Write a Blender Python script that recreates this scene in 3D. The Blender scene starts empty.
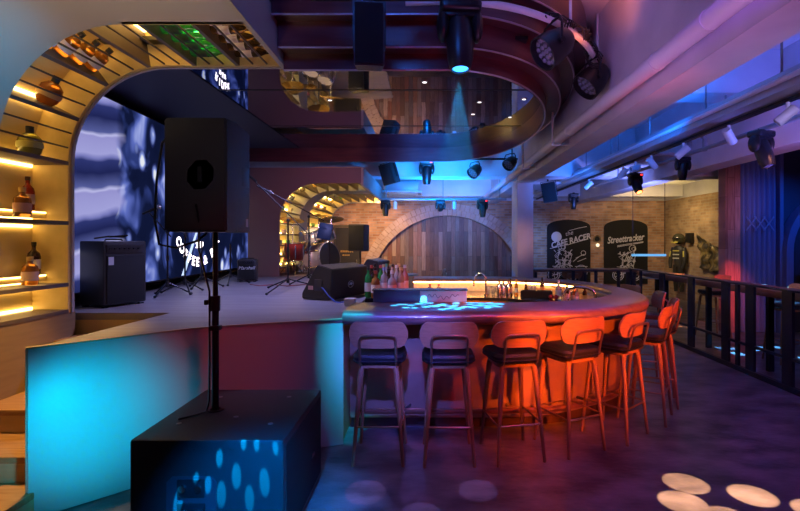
import bpy, bmesh, math, random
from mathutils import Matrix, Vector
random.seed(7)
PI = math.pi
R = math.radians
S = bpy.context.scene
C = S.collection
H = 1.6
def at(px, py, Y):
    """world point that lies Y metres into the room on a photo position (used for surveying)"""
    return Vector(((px - 430) / 480 * Y, Y, H - (py - 241) / 480 * Y))

# ------------------------------------------------------------------ materials
def nt(m):
    m.use_nodes = True
    t = m.node_tree
    for n in list(t.nodes): t.nodes.remove(n)
    return t
MATS = {}
def mat(name, col, rough=.5, metal=0., bump=0., bscale=40., col2=None, nscale=6., stretch=(1, 1, 1), trans=0., coat=0., emit=None, es=0., spec=.5, contrast=(.35, .65)):
    if name in MATS: return MATS[name]
    m = bpy.data.materials.new(name); t = nt(m); N = t.nodes; L = t.links
    o = N.new('ShaderNodeOutputMaterial'); b = N.new('ShaderNodeBsdfPrincipled')
    L.new(b.outputs[0], o.inputs[0])
    b.inputs['Base Color'].default_value = (*col, 1); b.inputs['Roughness'].default_value = rough
    b.inputs['Metallic'].default_value = metal
    b.inputs['Specular IOR Level'].default_value = spec
    if trans: b.inputs['Transmission Weight'].default_value = trans
    if coat: b.inputs['Coat Weight'].default_value = coat; b.inputs['Coat Roughness'].default_value = .12
    if emit: b.inputs['Emission Color'].default_value = (*emit, 1); b.inputs['Emission Strength'].default_value = es
    if col2 or bump:
        tc = N.new('ShaderNodeTexCoord'); mp = N.new('ShaderNodeMapping'); mp.inputs['Scale'].default_value = stretch
        L.new(tc.outputs['Object'], mp.inputs[0])
    if col2:
        n = N.new('ShaderNodeTexNoise'); n.inputs['Scale'].default_value = nscale; n.inputs['Detail'].default_value = 6
        L.new(mp.outputs[0], n.inputs['Vector'])
        r = N.new('ShaderNodeValToRGB'); r.color_ramp.elements[0].color = (*col, 1); r.color_ramp.elements[1].color = (*col2, 1)
        r.color_ramp.elements[0].position = contrast[0]; r.color_ramp.elements[1].position = contrast[1]
        L.new(n.outputs[0], r.inputs[0]); L.new(r.outputs[0], b.inputs['Base Color'])
    if bump:
        n = N.new('ShaderNodeTexNoise'); n.inputs['Scale'].default_value = bscale; n.inputs['Detail'].default_value = 4
        L.new(mp.outputs[0], n.inputs['Vector'])
        bp = N.new('ShaderNodeBump'); bp.inputs['Strength'].default_value = bump; bp.inputs['Distance'].default_value = .02
        L.new(n.outputs[0], bp.inputs['Height']); L.new(bp.outputs[0], b.inputs['Normal'])
    MATS[name] = m
    return m
def emis(name, col, s):
    if name in MATS: return MATS[name]
    m = bpy.data.materials.new(name); t = nt(m); N = t.nodes
    o = N.new('ShaderNodeOutputMaterial'); e = N.new('ShaderNodeEmission')
    e.inputs[0].default_value = (*col, 1); e.inputs[1].default_value = s
    t.links.new(e.outputs[0], o.inputs[0]); MATS[name] = m
    return m
def planar_vec(t, a, b_, sa=1., sb=1.):
    N = t.nodes; L = t.links
    tc = N.new('ShaderNodeTexCoord'); sp = N.new('ShaderNodeSeparateXYZ'); cb = N.new('ShaderNodeCombineXYZ')
    L.new(tc.outputs['Object'], sp.inputs[0])
    for k, (ax, s) in enumerate(((a, sa), (b_, sb))):
        mu = N.new('ShaderNodeMath'); mu.operation = 'MULTIPLY'; mu.inputs[1].default_value = s
        L.new(sp.outputs[ax], mu.inputs[0]); L.new(mu.outputs[0], cb.inputs[k])
    return cb.outputs[0]
def brick(name, c1, c2, mortar, ax='X', bw=.24, rh=.075, rough=.85, offset=.5, msize=.008, bump=.4):
    m = bpy.data.materials.new(name); t = nt(m); N = t.nodes; L = t.links
    o = N.new('ShaderNodeOutputMaterial'); b = N.new('ShaderNodeBsdfPrincipled'); L.new(b.outputs[0], o.inputs[0])
    v = planar_vec(t, ax, 'Z')
    k = N.new('ShaderNodeTexBrick'); L.new(v, k.inputs['Vector']); k.offset = offset
    k.inputs['Color1'].default_value = (*c1, 1); k.inputs['Color2'].default_value = (*c2, 1); k.inputs['Mortar'].default_value = (*mortar, 1)
    k.inputs['Scale'].default_value = 1; k.inputs['Brick Width'].default_value = bw; k.inputs['Row Height'].default_value = rh
    k.inputs['Mortar Size'].default_value = msize; k.inputs['Bias'].default_value = 0
    n = N.new('ShaderNodeTexNoise'); n.inputs['Scale'].default_value = 3; L.new(v, n.inputs['Vector'])
    mx = N.new('ShaderNodeMix'); mx.data_type = 'RGBA'; mx.blend_type = 'OVERLAY'; mx.inputs[0].default_value = .6
    L.new(k.outputs[0], mx.inputs[6]); L.new(n.outputs[0], mx.inputs[7]); L.new(mx.outputs[2], b.inputs['Base Color'])
    bp = N.new('ShaderNodeBump'); bp.inputs['Strength'].default_value = bump; bp.inputs['Distance'].default_value = .01; bp.invert = True
    L.new(k.outputs[1], bp.inputs['Height']); L.new(bp.outputs[0], b.inputs['Normal'])
    b.inputs['Roughness'].default_value = rough
    MATS[name] = m
    return m
def planks(name, cols, ax='X', w=.14, l=1.1, rough=.6):
    """vertical boards of mixed tone"""
    m = bpy.data.materials.new(name); t = nt(m); N = t.nodes; L = t.links
    o = N.new('ShaderNodeOutputMaterial'); b = N.new('ShaderNodeBsdfPrincipled'); L.new(b.outputs[0], o.inputs[0])
    v = planar_vec(t, 'Z', ax)
    k = N.new('ShaderNodeTexBrick'); L.new(v, k.inputs['Vector']); k.offset = .37
    k.inputs['Color1'].default_value = (0, 0, 0, 1); k.inputs['Color2'].default_value = (1, 1, 1, 1); k.inputs['Mortar'].default_value = (0, 0, 0, 1)
    k.inputs['Scale'].default_value = 1; k.inputs['Brick Width'].default_value = l; k.inputs['Row Height'].default_value = w
    k.inputs['Mortar Size'].default_value = .004; k.inputs['Bias'].default_value = 0
    r = N.new('ShaderNodeValToRGB'); e = r.color_ramp.elements
    for i, c in enumerate(cols):
        p = i / (len(cols) - 1)
        if i == 0: el = e[0]
        elif i == len(cols) - 1: el = e[len(e) - 1]
        else: el = e.new(p)
        el.position = p; el.color = (*c, 1)
    L.new(k.outputs[0], r.inputs[0])
    n = N.new('ShaderNodeTexNoise'); n.inputs['Scale'].default_value = 8; n.inputs['Detail'].default_value = 8
    mp = N.new('ShaderNodeMapping'); mp.inputs['Scale'].default_value = (.5, 5, 1); L.new(v, mp.inputs[0]); L.new(mp.outputs[0], n.inputs['Vector'])
    mx = N.new('ShaderNodeMix'); mx.data_type = 'RGBA'; mx.blend_type = 'OVERLAY'; mx.inputs[0].default_value = .7
    L.new(r.outputs[0], mx.inputs[6]); L.new(n.outputs[0], mx.inputs[7]); L.new(mx.outputs[2], b.inputs['Base Color'])
    b.inputs['Roughness'].default_value = rough
    MATS[name] = m
    return m

# ------------------------------------------------------------------ mesh builder
class MB:
    def __init__(s, M=None): s.bm = bmesh.new(); s.M = M or Matrix()
    def _v(s, p): return s.bm.verts.new(s.M @ Vector(p))
    def _f(s, vs):
        try: return s.bm.faces.new(vs)
        except ValueError: return None
    def box(s, c, d, rot=None, bev=0., seg=2):
        x, y, z = d[0] / 2, d[1] / 2, d[2] / 2
        T = Matrix.Translation(c) @ (rot.to_4x4() if rot else Matrix())
        vs = [s.bm.verts.new(s.M @ T @ Vector((i * x, j * y, k * z))) for i in (-1, 1) for j in (-1, 1) for k in (-1, 1)]
        fs = [s._f([vs[q] for q in f]) for f in ((0, 1, 3, 2), (4, 6, 7, 5), (0, 4, 5, 1), (2, 3, 7, 6), (0, 2, 6, 4), (1, 5, 7, 3))]
        if bev:
            es = {e for f in fs for e in f.edges}
            bmesh.ops.bevel(s.bm, geom=list(es), offset=bev, segments=seg, profile=.5, affect='EDGES')
        return s
    def rings(s, rings, closed=True, cap0=True, cap1=True, loop=False):
        R_ = [[s._v(p) for p in r] for r in rings]
        m = len(R_[0]); n = len(R_)
        for i in range(n if loop else n - 1):
            a, b = R_[i], R_[(i + 1) % n]
            for j in range(m if closed else m - 1):
                k = (j + 1) % m
                s._f((a[j], a[k], b[k], b[j]))
        if closed and not loop:
            if cap0: s._f(R_[0][::-1])
            if cap1: s._f(R_[-1])
        return s
    def cyl(s, p0, p1, r0, r1=None, n=12):
        p0, p1 = Vector(p0), Vector(p1); r1 = r0 if r1 is None else r1
        z = (p1 - p0).normalized(); x = z.orthogonal().normalized(); y = z.cross(x)
        return s.rings([[p + (x * math.cos(2 * PI * k / n) + y * math.sin(2 * PI * k / n)) * r for k in range(n)] for p, r in ((p0, r0), (p1, r1))])
    def tube(s, pts, r, n=8, loop=False):
        P = [Vector(p) for p in pts]; rs = r if isinstance(r, (list, tuple)) else [r] * len(P)
        rings = []; x = None
        for i, p in enumerate(P):
            if loop: d = P[(i + 1) % len(P)] - P[i - 1]
            else: d = P[min(i + 1, len(P) - 1)] - P[max(i - 1, 0)]
            d.normalize()
            x = d.orthogonal().normalized() if x is None else (x - d * x.dot(d)).normalized()
            y = d.cross(x)
            rings.append([p + (x * math.cos(2 * PI * k / n) + y * math.sin(2 * PI * k / n)) * rs[i] for k in range(n)])
        return s.rings(rings, loop=loop)
    def lathe(s, prof, n=16, T=None, caps=True):
        T = T or Matrix()
        return s.rings([[T @ Vector((r * math.cos(2 * PI * k / n), r * math.sin(2 * PI * k / n), z)) for k in range(n)] for r, z in [(max(r, 1e-4), z) for r, z in prof]], cap0=caps, cap1=caps)
    def prism(s, poly, z0, z1, T=None):
        T = T or Matrix()
        return s.rings([[T @ Vector((p[0], p[1], z)) for p in poly] for z in (z0, z1)])
    def ell(s, c, r, n=14, m=9):
        c = Vector(c)
        return s.lathe([(math.sin(PI * k / m), -math.cos(PI * k / m)) for k in range(m + 1)], n, Matrix.Translation(c) @ Matrix.Diagonal((*r, 1)))
    def build(s, name, m, parent=None, smooth=True, ang=35, loc=None):
        bm = s.bm
        bmesh.ops.remove_doubles(bm, verts=bm.verts, dist=1e-5)
        bmesh.ops.recalc_face_normals(bm, faces=bm.faces)
        if smooth:
            for f in bm.faces: f.smooth = True
            for e in bm.edges:
                e.smooth = not (len(e.link_faces) == 2 and e.calc_face_angle(0) > R(ang))
        me = bpy.data.meshes.new(name); bm.to_mesh(me); bm.free()
        if m is not None: me.materials.append(m)
        o = bpy.data.objects.new(name, me); C.objects.link(o)
        if parent: o.parent = parent
        if loc: o.location = loc
        return o
def tag(o, label=None, cat=None, group=None, kind=None):
    if label: o['label'] = label
    if cat: o['category'] = cat
    if group: o['group'] = group
    if kind: o['kind'] = kind
    return o
def thing(name, label, cat, loc=(0, 0, 0), rot=0, group=None):
    o = bpy.data.objects.new(name, None); C.objects.link(o); o.empty_display_size = .1
    o.location = loc; o.rotation_euler = (0, 0, rot) if not isinstance(rot, (tuple, list)) else rot
    return tag(o, label, cat, group)
def struct(o, label=None, cat=None):
    return tag(o, label, cat, None, 'structure')
KIDS = {}
def kids(o): return [c for c in o.children]
def copy_tree(o, loc=None, rot=None, label=None, group=None, parent=None):
    c = o.copy(); C.objects.link(c); c.parent = parent
    if loc is not None: c.location = loc
    if rot is not None: c.rotation_euler = (0, 0, rot) if not isinstance(rot, (tuple, list)) else rot
    if label: c['label'] = label
    if group: c['group'] = group
    for ch in list(o.children): copy_tree(ch, parent=c)
    return c
def text(s, size, m, name, parent=None, M=None, ext=.002, sx=1., shear=0., align='CENTER', weight=0.):
    cu = bpy.data.curves.new('t', 'FONT'); cu.body = s; cu.size = size; cu.extrude = ext; cu.shear = shear; cu.align_x = align; cu.align_y = 'CENTER'
    cu.offset = weight; cu.resolution_u = 3
    ob = bpy.data.objects.new('t', cu); C.objects.link(ob)
    dg = bpy.context.evaluated_depsgraph_get()
    me = bpy.data.meshes.new_from_object(ob.evaluated_get(dg))
    bpy.data.objects.remove(ob); bpy.data.curves.remove(cu)
    me.transform(Matrix.Diagonal((sx, 1, 1, 1)))
    if M: me.transform(M)
    me.materials.clear(); me.materials.append(m); me.name = name
    o = bpy.data.objects.new(name, me); C.objects.link(o)
    if parent: o.parent = parent
    return o
def join_text(parts, name, parent):
    """merge letter meshes into one mesh object"""
    bm = bmesh.new(); m = parts[0].data.materials[0]
    for p in parts:
        bm.from_mesh(p.data); bpy.data.objects.remove(p)
    me = bpy.data.meshes.new(name); bm.to_mesh(me); bm.free(); me.materials.append(m)
    o = bpy.data.objects.new(name, me); C.objects.link(o)
    if parent: o.parent = parent
    return o
# frames for things on walls: local x -> along, local y -> up
FACE_CAM = Matrix(((1, 0, 0, 0), (0, 0, -1, 0), (0, 1, 0, 0), (0, 0, 0, 1)))     # text readable from -Y
# readable from +X: text x -> +Y, y -> Z, normal -> +X
FACE_PX = Matrix(((0, 0, 1, 0), (1, 0, 0, 0), (0, 1, 0, 0), (0, 0, 0, 1)))
FACE_NX = Matrix(((0, 0, -1, 0), (-1, 0, 0, 0), (0, 1, 0, 0), (0, 0, 0, 1)))

# shared materials
BLACK = mat('black_vinyl', (.022, .021, .022), .45, bump=.15, bscale=220)
BLACKP = mat('black_plastic', (.010, .010, .011), .35)
BLACKM = mat('black_metal', (.02, .02, .022), .4, .6)
GRILLE = mat('black_grille', (.01, .01, .011), .6, .3, bump=.5, bscale=400)
STEEL = mat('steel', (.6, .6, .62), .25, 1.)
WHITEP = mat('white_paint', (.75, .75, .76), .5)
CONC = mat('painted_concrete', (.60, .59, .60), .8, col2=(.68, .67, .68), nscale=3)
GREYM = mat('grey_metal', (.35, .35, .36), .4, .5)
DARKC = mat('dark_ceiling', (.025, .026, .05), .6)
# ------------------------------------------------------------------ the room
M_FLOOR = mat('polished_concrete', (.055, .048, .055), .36, bump=.16, bscale=14, col2=(.19, .165, .175), nscale=2.6, contrast=(.36, .66), stretch=(1, 1.6, 1))
M_WOOD = mat('warm_wood', (.33, .16, .06), .5, col2=(.46, .25, .11), nscale=4, stretch=(1, 12, 12))
M_PLY = mat('plywood', (.52, .36, .17), .55, col2=(.60, .43, .22), nscale=3, stretch=(1, 8, 8))
M_BEIGE = mat('beige_lining', (.50, .44, .36), .55)
M_BRICK = brick('pale_brick', (.52, .31, .18), (.31, .16, .09), (.36, .29, .24), msize=.010)
M_BRICKY = brick('side_brick', (.42, .29, .17), (.30, .19, .11), (.36, .29, .21), ax='Y')
M_RECL = planks('reclaimed_planks', [(.07, .035, .028), (.24, .14, .10), (.12, .09, .085), (.36, .26, .20), (.19, .075, .05), (.09, .09, .10)], w=.125, l=1.15)
M_PILLAR = planks('pillar_boards', [(.18, .07, .05), (.36, .19, .14), (.26, .13, .09), (.45, .26, .20)], w=.12, l=.9)
M_DARK = mat('dark_wall', (.035, .035, .045), .7)

f = MB().box((1.5, 5, -.05), (15, 20, .1)).build('floor', M_FLOOR); struct(f)
c = MB().box((1.5, 5, 3.86), (15, 20, .12)).build('ceiling', CONC); struct(c)
o = MB().box((1.5, -4.0, 1.9), (15, .2, 3.8)).build('wall_front', M_DARK); struct(o)
o = MB().box((8.9, 5, 1.9), (.2, 20, 3.8)).build('wall_right', M_DARK); struct(o)
o = MB().box((-4.6, 9.5, 1.9), (.2, 11, 3.8)).build('wall_left', M_DARK); struct(o)
# side panelling under the display arch, beside the stairs
o = MB().box((-3.28, .6, .5), (.5, 7.0, .998)).build('wall_stair_side', mat('brown_ply', (.26, .17, .085), .6, col2=(.30, .2, .1), nscale=3, stretch=(1, 1, 8))); struct(o)

# back wall with the arched opening
AX, AZ, AR, YB = .51, .10, 2.24, 14.0
poly = [(-4.6, 0), (AX - AR, 0)] + [(AX - AR * math.cos(PI * k / 40), AZ + AR * math.sin(PI * k / 40)) for k in range(41)] + [(AX + AR, 0), (6.83, 0), (6.83, 2.77), (-4.6, 2.77)]
o = MB(FACE_CAM).prism(poly, -YB - .25, -YB).build('wall_back', M_BRICK, smooth=False); struct(o)
o = MB().box((1.1, YB + .1, 3.29), (11.5, .3, 1.04)).build('wall_back_upper', CONC); struct(o)
o = MB().box((AX, YB + .21, 1.25), (4.7, .06, 2.5)).build('wall_arch_infill', M_RECL); struct(o)
m = MB()
for row, (r0, r1) in enumerate(((AR, AR + .17), (AR + .18, AR + .35))):
    n = 54
    for k in range(n):
        a0 = PI * (k + .06 + .5 * (row % 2)) / n; a1 = PI * (k + .94 + .5 * (row % 2)) / n
        if a1 > PI: continue
        q = [(AX + r * math.cos(a), AZ + r * math.sin(a)) for r, a in ((r0, a0), (r1, a0), (r1, a1), (r0, a1))]
        m.rings([[FACE_CAM @ Vector((x, z, h)) for x, z in q] for h in (-YB - .1, -YB + .06)])
o = m.build('trim_1', mat('arch_brick', (.55, .42, .34), .85, col2=(.42, .30, .24), nscale=2.5, bump=.3, bscale=30), smooth=False); struct(o)
o = MB().box((6.95, 12.4, 1.38), (.24, 3.2, 2.77)).build('wall_right_brick', M_BRICKY, smooth=False); struct(o)
o = MB().box((6.95, 12.4, 3.29), (.24, 3.2, 1.04)).build('wall_right_upper', CONC); struct(o)
# right-hand partition with fluted panel and arch
o = MB().box((7.2, 8.5, 1.9), (3.2, .2, 3.78)).build('wall_partition', mat('navy_wall', (.03, .045, .09), .6)); struct(o)
o = MB().box((5.25, 8.42, 1.9), (.26, .20, 3.78)).build('pillar', M_PILLAR, smooth=False); struct(o)

# beams and column
o = MB().box((1.785, 5, 3.245), (.29, 18, 1.11)).build('ceiling_beam', CONC); struct(o)
o = MB().box((4.22, 5, 3.245), (.36, 18, 1.11)).build('ceiling_beam', CONC); struct(o)
o = MB().box((-1.5, 9.65, 3.335), (6.25, .5, .93)).build('ceiling_beam', CONC); struct(o)
o = MB().box((2.985, 9.65, 3.335), (2.08, .5, .93)).build('ceiling_beam', CONC); struct(o)
o = MB().box((2.985, 5.7, 3.55), (2.08, .4, .5)).build('ceiling_beam', CONC); struct(o)
o = MB().box((5.6, 9.65, 3.335), (2.38, .5, .93)).build('ceiling_beam', CONC); struct(o)
o = MB().box((1.1, 13.1, 3.3), (11.4, .4, 1.0)).build('ceiling_beam', CONC); struct(o)
o = MB().box((1.785, 9.3, 1.345), (.30, .62, 2.69), bev=.01).build('column', CONC); struct(o)

# ------------------------------------------------------------------ stage
M_DECK = mat('stage_vinyl', (.17, .155, .16), .42, col2=(.24, .22, .225), nscale=2.2, stretch=(.6, 6, 1))
M_PANEL = mat('panel_paint', (.50, .48, .47), .42)
SZ = .98
front = [(-2.31, 2.756), (-2.15, 2.905), (-2.0, 3.05), (-1.82, 3.235), (-1.66, 3.385), (-1.45, 3.495), (-1.2, 3.60), (-.95, 3.69), (-.69, 3.79)]
stage = thing('stage', 'raised stage with curved pale front panel and vinyl deck', 'stage', (-1.5, 6, 0))
OFF = Matrix.Translation((1.5, -6, 0))
deck = front + [(-.69, 8.2), (-1.0, 8.6), (-1.0, 13.0), (-3.9, 13.0), (-3.9, 5.4), (-3.4, 4.14), (-2.24, 4.14)]
MB(OFF).prism(deck, SZ - .06, SZ).build('deck', M_DECK, stage, smooth=False)
m = MB(OFF)
def strip(path, th, z0, z1, mb, endcap=True):
    P = [Vector((*p, 0)) for p in path]; rings = []
    for i, p in enumerate(P):
        d = (P[min(i + 1, len(P) - 1)] - P[max(i - 1, 0)]).normalized(); n = Vector((d.y, -d.x, 0))
        a, b = p, p + n * th
        rings.append([(a.x, a.y, z0), (b.x, b.y, z0), (b.x, b.y, z1), (a.x, a.y, z1)])
    mb.rings(rings)
strip(front, .03, .008, SZ + .004, m)
m.build('front_panel', M_PANEL, stage)
m = MB(OFF); strip([(x, y - .012) for x, y in front], .03, SZ + .004, SZ + .014, m); m.build('edge_trim', mat('brass_trim', (.42, .34, .24), .45, .2), stage)
MB(OFF).box((-2.300, 2.750, .49), (.02, .02, .99)).build('edge_trim', mat('pale_trim', (.5, .42, .32), .5), stage)
MB(OFF).box((-2.245, 3.51, .46), (.03, 1.24, .92)).build('side_panel', M_PLY, stage)
MB(OFF).box((-2.70, 4.16, .46), (.90, .04, .92)).build('side_panel', mat('yellow_ply', (.50, .36, .16), .55), stage)
MB(OFF).box((-.71, 5.99, .46), (.03, 4.38, .92)).build('side_panel', M_PLY, stage)
for z, y0, y1 in ((.16, 2.5, 4.13), (.32, 2.84, 4.13), (.48, 3.18, 4.13), (.64, 3.6, 4.13), (.80, 3.86, 4.13)):
    MB(OFF).box((-2.65, (y0 + .02 + y1) / 2, z - .1), (.76, y1 - y0 - .02, .12)).build('step', M_PLY, stage)
    MB(OFF).box((-2.65, (y0 + y1) / 2, z - .02), (.76, y1 - y0, .04), bev=.006).build('tread', M_WOOD, stage)

# ------------------------------------------------------------------ arched display niches
M_TRIM = mat('satin_trim', (.42, .38, .36), .4, .3)
M_NICHE = mat('niche_ply', (.64, .48, .20), .5, col2=(.70, .53, .24), nscale=2, stretch=(6, 1, 6))
M_STRIP = emis('warm_strip', (1., .60, .16), 9.)
M_STRIP2 = emis('warm_strip_far', (1., .66, .18), 30.)
M_BOARD = mat('shelf_board', (.12, .09, .08), .5)
M_ROD = mat('dark_rod', (.09, .075, .07), .4, .5)
class Profile:
    def __init__(s, XL, XR, Z0, ZT, r):
        s.XL, s.XR, s.Z0, s.ZT, s.r = XL, XR, Z0, ZT, r
        s.a = ZT - r - Z0; s.b = r * PI / 2; s.c = XR - XL - r; s.len = s.a + s.b + s.c
    def at(s, t, off=0.):
        """(x, z, lean) at arc length t, off metres outside the opening"""
        if t < s.a: return s.XL - off, s.Z0 + t, 0.
        if t < s.a + s.b:
            ph = (t - s.a) / s.r
            return s.XL + s.r - (s.r + off) * math.cos(ph), s.ZT - s.r + (s.r + off) * math.sin(ph), ph
        return s.XL + s.r + (t - s.a - s.b), s.ZT + off, PI / 2
    def stations(s, t0=0., t1=None):
        t1 = s.len if t1 is None else t1
        ts = [t0] + [t for t in [s.a + s.b * k / 16 for k in range(17)] if t0 < t < t1] + [t1]
        return ts
    def skin(s, mb, y0, y1, o0, o1, t0=0., t1=None):
        rings = []
        for t in s.stations(t0, t1):
            (xa, za, _), (xb, zb, _) = s.at(t, o0), s.at(t, o1)
            rings.append([(xa, y0, za), (xb, y0, zb), (xb, y1, zb), (xa, y1, za)])
        mb.rings(rings)
    def bar(s, mb, t, y0, y1, o0, o1, th):
        (xa, za, ph), (xb, zb, _) = s.at(t, o0), s.at(t, o1)
        tx, tz = math.sin(ph) * th / 2, math.cos(ph) * th / 2
        mb.rings([[(xa - tx, y, za - tz), (xb - tx, y, zb - tz), (xb + tx, y, zb + tz), (xa + tx, y, za + tz)] for y in (y0, y1)])
P1 = Profile(-3.03, -1.23, 1.0, 3.07, .82)
DEP = .30
P0 = Profile(-2.93, -1.23, 1.0, 3.07, .85)
arch = thing('display_arch', 'big lit bottle niche arching from the wall over the stairs', 'display niche', (-3.03, 4.05, 1.0))
PO = Matrix.Translation((3.03, -4.05, -1.0))
m = MB(PO); P0.skin(m, .2, 3.255, 0, .09); m.build('lining', M_BEIGE, arch)
m = MB(PO); P1.skin(m, 3.22, 3.262, .0, DEP); m.build('near_jamb', M_NICHE, arch)
m = MB(PO); P1.skin(m, 3.26, 4.05, DEP, DEP + .03); m.build('back_panel', M_NICHE, arch)
m = MB(PO); P1.skin(m, 4.02, 4.05, 0, DEP); m.build('far_jamb', M_NICHE, arch)
m = MB(PO); P1.skin(m, 4.045, 4.075, -.012, .03); m.build('rim', M_TRIM, arch)
m = MB(PO); T = [P1.a + P1.r * R(a) for a in (0, 26.5, 53, 80)]
shelf_t = [.012, .235, .75, T[0], T[1], T[2], T[3], P1.a + P1.b + .24, P1.a + P1.b + .60]
for t in shelf_t:
    m = MB(PO); P1.bar(m, t, 3.262, 4.02, -.004, DEP, .03); m.build('shelf', M_BOARD, arch)
MB(PO).box((-1.21, 2.13, 3.205), (.04, 3.86, .35)).build('end_board', M_BEIGE, arch)
cells = [(T[0], T[1]), (T[1], T[2]), (T[2], T[3]), (T[3], shelf_t[7]), (shelf_t[7], shelf_t[8]), (shelf_t[8], P1.len - .01)]
for a, b in cells:
    for fr in (.34, .66):
        m = MB(PO); x, z, _ = P1.at(a + (b - a) * fr, .012)
        m.tube([(x, 3.265, z), (x, 4.015, z)], .008, 6); m.build('rail', M_ROD, arch)
for t in shelf_t:
    m = MB(PO); P1.bar(m, t + .024, 3.28, 4.0, DEP - .018, DEP - .006, .030); m.build('light_strip', M_STRIP, arch)
    if t > .1: m = MB(PO); P1.bar(m, t - .024, 3.28, 4.0, DEP - .018, DEP - .006, .030); m.build('light_strip', M_STRIP, arch)
m = MB(PO); P1.bar(m, T[3] + .12, 3.3, 3.9, DEP - .03, DEP - .012, .022); m.build('light_strip', M_STRIP, arch)
for z in (1.26, 1.78):       # stepped back risers
    MB(PO).box((-3.27, 3.64, z + .035), (.12, .75, .05)).build('riser', M_NICHE, arch)
    MB(PO).box((-3.205, 3.64, z + .055), (.012, .72, .012)).build('light_strip', M_STRIP, arch)

# second arch at the far end of the stage
P2 = Profile(-2.61, -1.19, SZ, 2.60, .66)
arch2 = thing('display_arch', 'lit arched niche tunnel framing the drum kit at the stage end', 'display niche', (-2.61, 8.3, SZ))
PO2 = Matrix.Translation((2.61, -8.3, -SZ))
M_FACE = mat('plum_face', (.21, .13, .13), .45)
poly = [(-3.15, SZ), (-2.61, SZ)] + [P2.at(t)[:2] for t in P2.stations()[1:]] + [(-1.19, 2.87), (-3.15, 2.87)]
MB(PO2 @ FACE_CAM).prism(poly, -8.36, -8.3).build('front_face', M_FACE, arch2, smooth=False)
MB(PO2).box((-1.17, 10.35, 2.72), (.04, 4.1, .32)).build('end_board', M_BEIGE, arch2)
m = MB(PO2); P2.skin(m, 9.55, 10.2, 0, .26); m.build('rib', mat('grey_rib', (.33, .33, .34), .5), arch2)
m = MB(PO2); P2.skin(m, 12.36, 12.4, 0, .26); m.build('rib', M_NICHE, arch2)
m = MB(PO2); P2.skin(m, 8.36, 12.4, .26, .29); m.build('back_panel', M_NICHE, arch2)
m = MB(PO2); P2.skin(m, 12.38, 12.43, -.012, .03); m.build('rim', M_TRIM, arch2)
n2 = 13
for k in range(n2 + 1):
    t = .15 + (P2.len - .2) * k / n2
    for y0, y1 in ((8.37, 9.55), (10.2, 12.36)):
        m = MB(PO2); P2.bar(m, t, y0, y1, .0, .26, .025); m.build('shelf', M_BOARD, arch2)
        if k < n2:
            m = MB(PO2); P2.bar(m, t + .03, y0 + .05, y1 - .05, .225, .245, .014); m.build('light_strip', M_STRIP2, arch2)

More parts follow.
